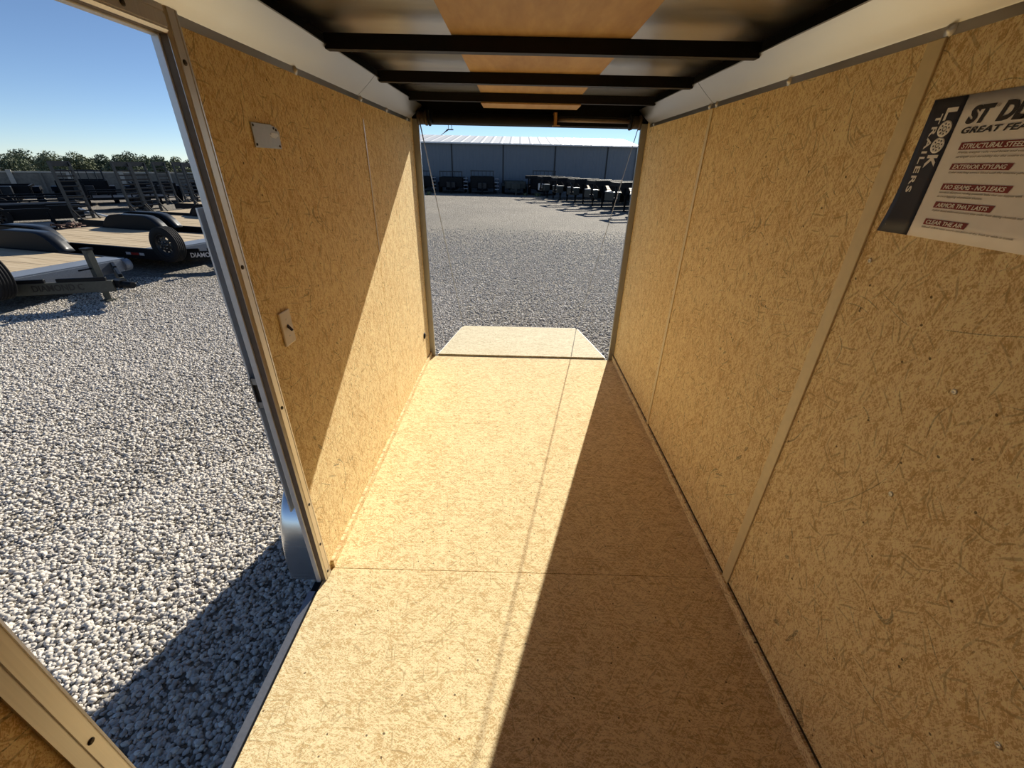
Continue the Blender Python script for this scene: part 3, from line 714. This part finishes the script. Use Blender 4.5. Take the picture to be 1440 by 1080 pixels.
def ladder_ramp(parent, x, y, w, h):
    """A stand-up loading ramp: two rails, rungs and a top plate."""
    r = empty('ramp'); r.parent = parent
    for s in (-1, 1): MB().bar((x, y + s * w / 2, 0.40), (x - 0.10, y + s * w / 2, 0.45 + h), 0.05, 0.075, (1, 0, 0)).build('rail', 'charcoal', r)
    k = MB()
    for i in range(10):
        t = 0.06 + i * 0.088; k.box(x - 0.10 * t - 0.045, x - 0.10 * t + 0.035, y - w / 2, y + w / 2, 0.45 + h * t - 0.018, 0.45 + h * t + 0.018)
    k.build('rungs', 'black', r)
    MB().box(x - 0.115, x - 0.085, y - w / 2 - 0.025, y + w / 2 + 0.025, 0.45 + h * 0.93, 0.45 + h * 1.02).build('top_plate', 'charcoal', r)
    for s in (-1, 1): MB().bar((x, y + s * w / 2, 0.72), (x + 0.25, y + s * w / 2, 0.46), 0.03).build('brace', 'black', r)

def fender(parent, f, y0, y1, L=1.95):
    pr = [(-f, 0.43), (-f - 0.06, 0.50), (-f - 0.16, 0.61), (-f - 0.28, 0.70), (-f - 0.42, 0.755), (-f - 0.6, 0.775), (-f - L + 0.6, 0.775), (-f - L + 0.42, 0.755), (-f - L + 0.28, 0.70), (-f - L + 0.16, 0.61), (-f - L, 0.43)]
    k = MB()
    a = [k.bm.verts.new((x, y0, z)) for x, z in pr]; b = [k.bm.verts.new((x, y1, z)) for x, z in pr]
    for i in range(len(pr) - 1): k.bm.faces.new((a[i], a[i + 1], b[i + 1], b[i])).smooth = True
    o = k.build('fender', 'charcoal', parent, 0, 0.012)
    yi = y0 if abs(y0) < abs(y1) else y1
    sg = 1 if yi > 0 else -1
    MB().prism(pr, lambda p, q, t: (p, t, q), yi, yi + sg * 0.01).build('side_plate', 'black', o)
    MB().prism(pr, lambda p, q, t: (p, t, q - 0.03 if q > 0.5 else q), y1 + y0 - yi - sg * 0.004, y1 + y0 - yi).build('side_plate', 'black', o)

def flatbed(s, n, L, f, label, brand='letters_white', ramps=True, front=True, tongue_mat='black', length_label=None):
    t = empty('flatbed_trailer', yard(s, n), ARZ)
    hw = 0.93
    k = MB(); npl = 12; pw = 2 * hw / npl
    for i in range(npl):
        y = -hw + i * pw; k.box(-L, -0.42, y + 0.004, y + pw - 0.004, 0.405, 0.445 + random.uniform(-0.003, 0.003))
    k.build('plank_deck', 'deck', t)
    k = MB()
    for y in (-1, 1):
        k.box(-L - 0.02, 0.0, y * hw if y > 0 else -hw - 0.06, y * hw + 0.06 if y > 0 else -hw, 0.24, 0.452)
    for x in np.arange(-L, -0.3, 0.6): k.box(x, x + 0.05, -hw, hw, 0.30, 0.405)
    k.box(-L - 0.06, -L, -hw - 0.06, hw + 0.06, 0.22, 0.455)
    k.build('frame', 'black', t, 0.004)
    if front:
        MB().box(-0.42, 0.02, -hw - 0.02, hw + 0.02, 0.43, 0.452).build('tread_plate', 'plate', t)
        k = MB(); k.box(-0.01, 0.04, -hw - 0.02, hw + 0.05, 0.24, 0.43); k.tube([(0.01, hw - 0.05, 0.34), (0.01, hw + 0.06, 0.34)], 0.10, 14)
        k.build('front_rail', 'plate', t)
        k = MB()
        for y in (-1, 1): k.bar((-0.1, y * 0.80, 0.29), (1.12, y * 0.07, 0.29), 0.06, 0.17)
        tg = k.build('tongue', tongue_mat, t, 0.004)
        k = MB()
        for a, b in ((0.05, 0.42), (0.52, 0.95)):
            for y in (-1, 1):
                p0 = Vector((-0.1, y * 0.80, 0)); p1 = Vector((1.12, y * 0.07, 0))
                k.bar(p0.lerp(p1, a) + Vector((0, 0, 0.40)), p0.lerp(p1, b) + Vector((0, 0, 0.40)), 0.05, 0.055)
        k.build('step_bracket', 'black', t, 0.01)
        p0 = Vector((-0.1, -0.80, 0)); p1 = Vector((1.12, -0.07, 0)); d = (p1 - p0).normalized()
        nn = d.cross(Vector((0, 0, 1)))
        og = p0.lerp(p1, 0.30) + nn * 0.031 + Vector((0, 0, 0.252))
        text('lettering', 'DIAMOND C', 0.62, 0.095, og, tuple(d), (0, 0, 1), brand, tg, 0.0, 0.02, 0.003)
        j = MB(); j.box(0.70, 0.79, -0.045, 0.045, 0.22, 0.80); jo = j.build('jack', 'olive' if tongue_mat == 'olive' else 'black', t, 0.004)
        j = MB(); j.box(0.715, 0.775, -0.03, 0.03, 0.02, 0.3); j.box(0.66, 0.83, -0.07, 0.07, 0.0, 0.018); j.build('drop_leg', 'olive', jo)
        MB().tube([(0.745, -0.045, 0.52), (0.745, -0.22, 0.52)], 0.011, 8).build('crank', 'black', jo); MB().box(0.68, 0.81, -0.055, 0.055, 0.79, 0.82).build('cap', 'black', jo)
        k = MB(); k.box(1.05, 1.22, -0.06, 0.06, 0.25, 0.37); k.tube([(1.2, 0, 0.30), (1.40, 0, 0.30)], [0.06, 0.05], 12); k.build('coupler', 'black', t, 0.006)
        k = MB()
        for y in (-0.06, 0.07):
            for i in range(7):
                q = i / 6; c = Vector((1.10 + 0.22 * q, y * (1 + q), 0.24 - 0.16 * math.sin(q * math.pi * 0.85)))
                k.tube([c + Vector((0.014 * math.cos(a), (0.006 + 0.012 * (i % 2)) * math.sin(a) * 1.0, 0.018 * math.sin(a))) for a in np.linspace(0, 6.283, 9)], 0.005, 5, False)
        k.build('safety_chain', 'galv', t)['kind'] = 'stuff'
        st = empty('spare_wheel'); st.parent = t
        before = set(o.name for o in C.objects)
        wheel(0.22, -0.95, 0.56, 0.335, 0.20, (0, -1, 0), st)
        MB().bar((0.1, -0.80, 0.30), (0.22, -0.86, 0.56), 0.06).build('mount', 'black', st)
    for y0, y1 in ((0.99, 1.24), (-0.99, -1.24)): fender(t, f, y0, y1)
    for sg in (-1, 1):
        for xo in (0.53, 1.42):
            w = empty('wheel'); w.parent = t
            wheel(-f - xo, sg * 1.115, 0.34, 0.335, 0.20, (0, sg, 0), w)
    if ramps:
        for y in ramps: ladder_ramp(t, -L - 0.02, y, 0.46, 1.47)
    for x in (-0.55, -0.90): MB().box(x, x + 0.12, -hw - 0.064, -hw - 0.06, 0.31, 0.36).build('reflector', 'lamp_white', t)
    k = MB(); k.box(-0.77, -0.57, -hw - 0.064, -hw - 0.06, 0.31, 0.36); k.build('reflector', 'lamp_red', t)
    tag(t, label, 'trailer', 'flatbed trailers parked side by side')
    return t
flatbed(-8.64, 4.80, 6.0, 1.6, 'flatbed trailer nearest the doorway, jack down, dark letters on its tongue', 'letters_dark', None, True, 'olive')  # olive tongue colour stands in for reflections on the rail
flatbed(-8.82, 7.55, 4.6, 2.35, 'flatbed trailer second from the doorway, spare wheel in front of its planks', 'letters_white', None)
flatbed(-8.9, 10.40, 6.35, 2.6, 'flatbed trailer third in the row, raised ramps at its tail behind the second', 'letters_white', (-0.80, 0.80))
flatbed(-9.0, 12.90, 6.5, 2.9, 'flatbed trailer fourth in the row, partly behind the third ones raised ramps', 'letters_white', (-1.0, 0.80))
flatbed(-10.5, 15.7, 7.5, 3.0, 'flatbed trailer farthest along the row, its raised ramps by the door jamb', 'letters_white', (-1.05, -0.22))

# low utility trailers with tube side rails, behind the flatbeds
def utility(loc, rz, L, Wd, h0, h1, label, posts, cat='trailer', deep=0.10):
    t = empty('utility_trailer', loc, rz)
    k = MB(); k.box(-L / 2, L / 2, -Wd / 2, Wd / 2, h0 - deep, h0); k.build('bed', 'black', t)
    k = MB()
    for y in (-Wd / 2, Wd / 2):
        k.bar((-L / 2, y, h1), (L / 2, y, h1), 0.06)
        for i in range(posts + 1):
            x = -L / 2 + L * i / posts; k.bar((x, y, h0), (x, y, h1), 0.05)
    k.build('side_rail', 'black', t)
    k = MB(); k.bar((L / 2, -Wd / 2, h0 - 0.05), (L / 2 + 1.0, 0, h0 - 0.05), 0.08); k.bar((L / 2, Wd / 2, h0 - 0.05), (L / 2 + 1.0, 0, h0 - 0.05), 0.08); k.build('tongue', 'black', t)
    for y in (-1, 1):
        w = empty('wheel'); w.parent = t; wheel(-0.3, y * (Wd / 2 + 0.13), 0.32, 0.32, 0.18, (0, y, 0), w)
    tag(t, label, cat, 'black utility trailers behind the flatbeds'); return t
RZ = math.atan2(0.66, 0.58) 
utility((-13.65, 10.55, G), 0.85 + math.pi, 3.2, 1.5, 0.42, 0.85, 'low black utility trailer with open side rails behind the nearest flatbed', 3)
utility((-17.2, 14.0, G), 0.84 + math.pi, 4.6, 1.9, 0.62, 0.66, 'long solid black low trailer beyond the railed utility trailer', 4, deep=0.42)
utility((-20.6, 17.2, G), 0.80 + math.pi, 4.4, 1.8, 0.30, 0.62, 'black utility trailer with open rails in front of the far dump trailers', 6)
utility((-17.6, 20.2, G), 0.80 + math.pi, 2.6, 1.8, 0.55, 0.75, 'black low trailer seen through the rungs of the raised ramps', 4)
# rusty chains and binders dropped behind the second flatbed
rng = random.Random(5); k = MB()
for i in range(46):
    a = rng.uniform(0, 6.28); c = yard(-13.85 + rng.gauss(0, 0.1), 8.3 + rng.gauss(0, 0.13), G); zz = 0.36 + rng.uniform(0, 0.16)
    d = Vector((math.cos(a), math.sin(a), rng.uniform(-0.3, 0.3))) * rng.uniform(0.06, 0.15); k.tube([c + Vector((0, 0, zz)) - d, c + Vector((0, 0, zz)) + d], 0.02, 6)
base = yard(-13.85, 8.3, G)
k.box(base.x - 0.2, base.x + 0.2, base.y - 0.2, base.y + 0.2, G, G + 0.34)
tag(k.build('chain_heap', 'rusty'), 'heap of rusty chains and bars behind the second flatbed', 'chain heap', kind='stuff')
tag(MB().tube([(-14.6, 14.6, 0.10), (-14.2, 14.75, -0.08), (-13.8, 14.9, -0.22), (-13.3, 15.05, -0.34), (-12.7, 15.2, -0.42)], 0.03, 8).build('pale_highlight', 'white'), 'thin pale curved hose behind the first raised ramp', 'highlight')  # white tube added to draw a bright arc highlight

# ---------------------------------------------------------------- dark dump trailers
def dump(loc, rz, label, group, w=1.9, L=3.2, bh=0.75, rack=True, bars=True, mat='black', tone='charcoal'):
    t = empty('dump_trailer', loc, rz)
    z0 = 0.45
    k = MB()
    k.box(-L / 2, L / 2, -w / 2, -w / 2 + 0.05, z0, z0 + bh); k.box(-L / 2, L / 2, w / 2 - 0.05, w / 2, z0, z0 + bh)
    k.box(-L / 2, -L / 2 + 0.05, -w / 2, w / 2, z0, z0 + bh); k.box(L / 2 - 0.05, L / 2, -w / 2, w / 2, z0, z0 + bh); k.box(-L / 2, L / 2, -w / 2, w / 2, z0, z0 + 0.05)
    for x in np.linspace(-L / 2 + 0.1, L / 2 - 0.1, 6):
        for y in (-1, 1): k.box(x - 0.04, x + 0.04, y * w / 2 - 0.04, y * w / 2 + 0.04, z0, z0 + bh)
    k.build('box_body', mat, t, 0.006)
    k = MB(); k.bar((-L / 2, -0.4, z0 - 0.1), (L / 2 + 0.2, -0.4, z0 - 0.1), 0.08, 0.16); k.bar((-L / 2, 0.4, z0 - 0.1), (L / 2 + 0.2, 0.4, z0 - 0.1), 0.08, 0.16)
    k.bar((L / 2 + 0.2, -0.4, z0 - 0.1), (L / 2 + 1.1, 0, z0 - 0.1), 0.08, 0.14); k.bar((L / 2 + 0.2, 0.4, z0 - 0.1), (L / 2 + 1.1, 0, z0 - 0.1), 0.08, 0.14)
    k.build('frame', mat, t)
    k = MB(); k.box(L / 2 + 0.1, L / 2 + 0.55, -0.35, 0.35, z0, z0 + 0.42); k.build('tongue_box', tone, t, 0.02)
    k = MB(); k.box(L / 2 + 0.78, L / 2 + 0.86, -0.05, 0.05, 0, 0.95); k.build('jack', mat, t)
    if rack:
        k = MB()
        for y in (-w / 2 + 0.05, w / 2 - 0.05): k.bar((L / 2, y, z0 + bh), (L / 2, y, z0 + bh + 0.42), 0.06)
        k.bar((L / 2, -w / 2, z0 + bh + 0.42), (L / 2, w / 2, z0 + bh + 0.42), 0.07)
        for y in np.linspace(-w / 2 + 0.3, w / 2 - 0.3, 5): k.bar((L / 2, y, z0 + bh), (L / 2, y, z0 + bh + 0.42), 0.03)
        k.build('front_rack', tone, t)
    if bars:
        sr = empty('step_rack'); sr.parent = t
        k = MB()
        for i in range(4): k.box(L / 2 - 0.1, L / 2 + 0.3, w / 2 + 0.08, w / 2 + 0.42, z0 - 0.1 + i * 0.26, z0 - 0.04 + i * 0.26)
        k.build('steps', 'plate', sr)
        for y in (w / 2 + 0.1, w / 2 + 0.40): MB().bar((L / 2 + 0.1, y, 0), (L / 2 + 0.1, y, z0 + 0.8), 0.04).build('upright', 'charcoal', sr)
    for y in (-1, 1):
        for x in (-0.55, 0.25):
            wv = empty('wheel'); wv.parent = t; wheel(x, y * (w / 2 + 0.13), 0.36, 0.36, 0.2, (0, y, 0), wv)
        k = MB(); k.prism([(-1.0, 0.6), (-0.85, 0.80), (0.55, 0.80), (0.7, 0.6)], lambda p, q, s: (p, s, q), y * w / 2, y * (w / 2 + 0.27)); k.build('fender', mat, t)
    tag(t, label, 'trailer', group); return t
gB = 'dark trailers along the foot of the metal building'
for x, y, rz, lab, kw in ((-8.5, 39.9, -1.45, 'dark dump trailer farthest left at the building foot, beside the left rear post', {}),
                          (-5.7, 39.6, -1.5, 'dark dump trailer second from the left rear post, before the building', {}),
                          (-3.1, 39.4, -1.5, 'dark dump trailer with tall front rack at the first cladding seam', {'bh': 0.85})):
    dump((x, y, G), rz, lab, gB, **kw)
dump((-0.35, 39.6, G), -1.5, 'low olive box trailer sitting by itself at the building foot', gB, w=1.65, bh=0.55, rack=False, bars=False, mat='olive', tone='olive')
dump((2.05, 39.2, G), -1.55, 'dark hooped trailer just left of the gooseneck row at the building', gB, bh=0.95, bars=False)
gF = 'black trailers parked along the far fence'
rowA, rowB = Vector((-25.4, 18.6, G)), Vector((-15.6, 27.7, G))
farlab = ('black dump trailer by the far fence at the left picture edge', 'black box trailer by the far fence, left of the first raised ramp',
          'black trailer by the fence seen through the first raised ramp', 'black trailer by the fence between the first and second raised ramps', 'black trailer by the fence behind the third and fourth raised ramps', 'black trailer by the fence nearest the door jamb')
for i, lab in enumerate(farlab):
    dump(rowA.lerp(rowB, i / 5), -0.82, lab, gF, 1.75, 2.2, (0.50, 0.42, 0.62, 0.5, 0.55, 0.45)[i], i == 2, False)

# ---------------------------------------------------------------- gooseneck trailers on the right of the yard
def gooseneck(loc, rz, label, words=None, white_tank=False):
    t = empty('gooseneck_trailer', loc, rz)
    k = MB()   # X forward
    for y in (-0.48, 0.48):
        k.prism([(-0.2, 0.75), (0.12, 0.75), (0.62, 1.28), (2.0, 1.30), (2.0, 1.52), (0.45, 1.55), (0.15, 1.46), (-0.2, 1.0)], lambda p, q, s: (p, s, q), y - 0.05, y + 0.05)
    k.box(1.85, 2.0, -0.5, 0.5, 1.32, 1.50)
    nk = k.build('neck', 'black', t, 0.01)
    k = MB(); k.tube([(1.9, 0, 1.45), (1.9, 0, 0.72)], 0.06, 12); k.tube([(1.9, 0, 0.82), (1.9, 0, 0.68)], 0.10, 12); k.build('coupler', 'black', t)
    tb = MB().box(0.35, 0.80, -0.44, 0.44, 0.52, 0.93).build('toolbox', 'olive', t, 0.02)
    MB().box(0.34, 0.81, -0.45, 0.45, 0.93, 0.965).build('lid', 'lid', tb, 0.01)
    for y in (-0.56, 0.56):
        l = MB(); l.box(0.02, 0.14, y - 0.06, y + 0.06, 0.30, 1.15); l.box(0.045, 0.115, y - 0.035, y + 0.035, 0.0, 0.32); l.box(-0.01, 0.17, y - 0.1, y + 0.1, 0.0, 0.02)
        l.build('landing_leg', 'black', t)
    k = MB()
    for y in (-0.5, 0.5): k.box(-6.2, -0.1, y - 0.06, y + 0.06, 0.55, 0.85)
    for x in np.arange(-6.0, -0.2, 0.6): k.box(x, x + 0.06, -0.98, 0.98, 0.74, 0.84)
    for y in (-1.0, 1.0): k.box(-6.2, -0.1, y - 0.03, y + 0.03, 0.72, 0.9)
    k.build('frame', 'black', t)
    MB().box(-6.1, -0.15, -0.97, 0.97, 0.86, 0.90).build('plank_deck', 'deck', t)
    for y in (-0.7, 0.7):
        for x in (-4.6, -3.7):
            w = empty('wheel'); w.parent = t; wheel(x, y, 0.37, 0.37, 0.28, (0, 1 if y > 0 else -1, 0), w)
    if white_tank:
        MB().box(0.86, 1.06, -0.15, 0.2, 0.55, 1.0).build('white_box', 'white', t, 0.02)
    if words:
        text('lettering', words, 1.05, 0.14, (0.72, 0.532, 1.355), (-1, 0, 0), (0, 0, 1), 'letters_white', nk, 0.25, 0.02, 0.004)
        me = nk
        text('lettering', words, 1.05, 0.14, (0.80, -0.532, 1.355), (1, 0, 0), (0, 0, 1), 'letters_white', nk, 0.25, 0.02, 0.004)
    tag(t, label, 'trailer', 'black gooseneck trailers in a row'); return t
gl = ('gooseneck trailer farthest back in the row, nearest the building', 'gooseneck trailer second from the far end of the row', 'gooseneck trailer third from the far end of the row', 'gooseneck trailer third from the near end of the row', 'gooseneck trailer next to the nearest one, second from the near end', 'nearest gooseneck trailer, white lettering on its neck beside the right post')
for i, lab in enumerate(gl):
    t_ = i / 5
    gooseneck((2.55 + 4.0 * t_, 35.0 - 12.2 * t_, G), math.radians(201), lab, 'PJ TRAILERS' if i in (2, 5) else None, i == 0)

# ---------------------------------------------------------------- metal building
bd = empty('metal_building', (0, 42, G))
def bpart(mb, name, mat): return rel(mb.build(name, mat), bd)
bpart(MB().box(-16.0, 10.5, 42.0, 58.0, G, 3.42), 'cladding', 'clad')
k = MB()
k.prism([(41.7, 3.42), (50.0, 4.42), (58.3, 3.42), (58.3, 3.36), (50.0, 4.36), (41.7, 3.36)], lambda p, q, t: (t, p, q), -16.3, 10.75)
bpart(k, 'roof', 'roofing')
k = MB(); k.prism([(42.0, 3.40), (50.0, 4.36), (58.0, 3.40)], lambda p, q, t: (t, p, q), 10.3, 10.5); bpart(k, 'gable', 'clad')
for x in (-10.6, -6.02, -1.42, 3.22, 7.86):
    bpart(MB().box(x - 0.06, x + 0.06, 41.97, 42.0, G, 3.36), 'seam_cover', 'charcoal')
k = MB(); k.box(10.40, 10.58, 41.9, 42.05, G, 3.36); bpart(k, 'downspout', 'charcoal')
bpart(MB().box(-16.3, 10.75, 41.62, 41.72, 3.33, 3.43), 'gutter', 'white')
tag(bd, 'long dark blue grey metal building with white roof behind the yard', 'building')
lp = empty('street_lamp', (-10.6, 59.5, G))
rel(MB().tube([(-10.4, 59.5, G), (-10.4, 59.5, 4.5), (-8.85, 59.5, 5.55)], 0.09, 8).build('pole', 'charcoal'), lp)
k = MB(); k.box(-9.0, -8.2, 59.4, 59.6, 5.48, 5.60)
for x in (-8.8, -8.4): k.box(x - 0.03, x + 0.03, 59.45, 59.55, 5.60, 6.1)
rel(k.build('lamp_head', 'charcoal'), lp)
tag(lp, 'dark lamp arm rising behind the white roof of the building', 'lamp')

# ---------------------------------------------------------------- far fence, trees and weeds
fn = empty('yard_fence', (-27.8, 24.4, G))
fa, fb = Vector((-36.0, 16.8, G)), Vector((-12.0, 39.0, G)); fd = (fb - fa); fl_ = fd.length; fd.normalize()
k = MB(); k.bar(fa + Vector((0, 0, 0.62)), fb + Vector((0, 0, 0.62)), 0.06, 1.24); rel(k.build('panel', 'fence'), fn)
k = MB(); k.bar(fa + Vector((0, 0, 1.28)), fb + Vector((0, 0, 1.28)), 0.12, 0.07); rel(k.build('cap_rail', 'fence_cap'), fn)
for i in range(int(fl_ / 1.15)):
    p = fa + fd * (i * 1.15); k = MB(); w = 0.2 if i % 2 == 0 else 0.09
    k.box(-w / 2, w / 2, -0.09, 0.09, 0, 1.38 if i % 2 == 0 else 1.25, Matrix.Translation(p + Vector((0.04, -0.05, 0))) @ Matrix.Rotation(math.atan2(fd.y, fd.x), 4, 'Z'))
    rel(k.build('post', 'fence_cap' if i % 2 == 0 else 'fence'), fn)
tag(fn, 'grey weathered panel fence with pale cap rail below the trees', 'fence')

def tree(x, y, w, h, seed, mat, label):
    rng = np.random.default_rng(seed)
    t = empty('tree', (x, y, G))
    MB().tube([(0, 0, 0), (0.05, 0.02, h * 0.35), (-0.03, 0, h * 0.7)], [0.16, 0.12, 0.05], 8).build('trunk', 'bark', t)
    n = 4200; blobs = []
    for i in range(16):
        a = rng.uniform(0, 6.28); r = rng.uniform(0, 1) ** 0.5 * w * 0.40
        zc = h * rng.uniform(0.28, 0.80) * (1 - 0.35 * (r / (w * 0.5)) ** 2); blobs.append((r * math.cos(a), r * math.sin(a), zc, rng.uniform(0.16, 0.30) * w * 0.75))
    blobs.append((0, 0, h * 0.8, w * 0.2))
    B = np.array(blobs); idx = rng.integers(0, len(B), n)
    d = rng.normal(size=(n, 3)); d /= np.linalg.norm(d, axis=1)[:, None]
    c = B[idx, :3] + d * (B[idx, 3] * rng.uniform(0.6, 1.22, n))[:, None] * np.array([1, 1, 0.85])
    c[:, 2] = np.clip(c[:, 2], 0.15, h * 1.02)
    s = rng.uniform(0.05, 0.12, n); a1 = rng.normal(size=(n, 3)); a1 /= np.linalg.norm(a1, axis=1)[:, None]
    a2 = np.cross(a1, rng.normal(size=(n, 3))); a2 /= np.linalg.norm(a2, axis=1)[:, None]
    P = np.stack([c - a1 * s[:, None], c + a2 * s[:, None] * 0.6, c + a1 * s[:, None], c - a2 * s[:, None] * 0.6], 1).reshape(-1, 3)
    me = bpy.data.meshes.new('crown'); me.from_pydata(P.tolist(), [], np.arange(n * 4).reshape(-1, 4).tolist()); me.materials.append(M[mat])
    o = bpy.data.objects.new('crown', me); C.objects.link(o); o.parent = t
    tag(t, label, 'tree', 'trees beyond the yard fence')
ord_ = ('first', 'second', 'third', 'fourth', 'fifth', 'sixth', 'seventh', 'eighth', 'ninth', 'tenth', 'eleventh', 'twelfth', 'thirteenth')
tl = [(-46.3, 38.2, 3.4, 2.15), (-44.6, 40.2, 3.0, 2.1), (-43.85, 41.0, 3.2, 2.55), (-42.7, 42.1, 2.8, 2.45), (-41.6, 43.3, 2.8, 2.5), (-40.1, 44.4, 2.2, 2.3), (-39.3, 45.3, 2.4, 2.4), (-38.6, 46.0, 2.6, 2.65), (-37.7, 46.6, 2.4, 2.4), (-36.8, 47.3, 2.4, 2.4), (-35.7, 48.2, 2.4, 2.35), (-34.9, 48.9, 1.9, 2.0), (-33.2, 50.0, 3.0, 2.5)]
look = ('low dark', 'broad dark', 'tallest dark', 'bushy grey green', 'round grey green', 'small dark', 'round dark', 'tall dark', 'ragged grey green', 'bushy dark', 'round grey green', 'small low', 'dense dark')
for i, (x, y, w, h) in enumerate(tl):
    q = (1.0, 1.08, 1.16)[i % 3]; tree(x * q, y * q, w * q * (0.95 if i % 2 == 0 else 1.1), (h - 2.05) * q + 2.05, 40 + i, 'leaf' if 'grey' in look[i] else 'leaf_dark', '%s tree behind the yard fence, %s from the picture left' % (look[i], ord_[i]))
def weed(x, y, r, seed, label):
    rng = random.Random(seed); k = MB()
    for i in range(60):
        a = rng.uniform(0, 6.28); q = rng.uniform(0.2, 1) * r; p = Vector((x + math.cos(a) * q * 0.5, y + math.sin(a) * q * 0.5, G - 0.01)); tip = Vector((x + math.cos(a) * q, y + math.sin(a) * q, G + r * rng.uniform(0.3, 0.9)))
        s = Vector((-math.sin(a), math.cos(a), 0)) * 0.03; k.poly((p - s, p + s, tip))
    tag(k.build('weed', 'weed'), label, 'weed', 'weeds in the gravel')
weed(-7.0, 35.2, 0.35, 1, 'low green weed in the gravel before the leftmost dump trailer')
weed(1.55, 36.6, 0.38, 2, 'round green weed in front of the hooped trailer by the building')
weed(0.6, 37.4, 0.25, 3, 'small green weed between the olive box trailer and hooped trailer')
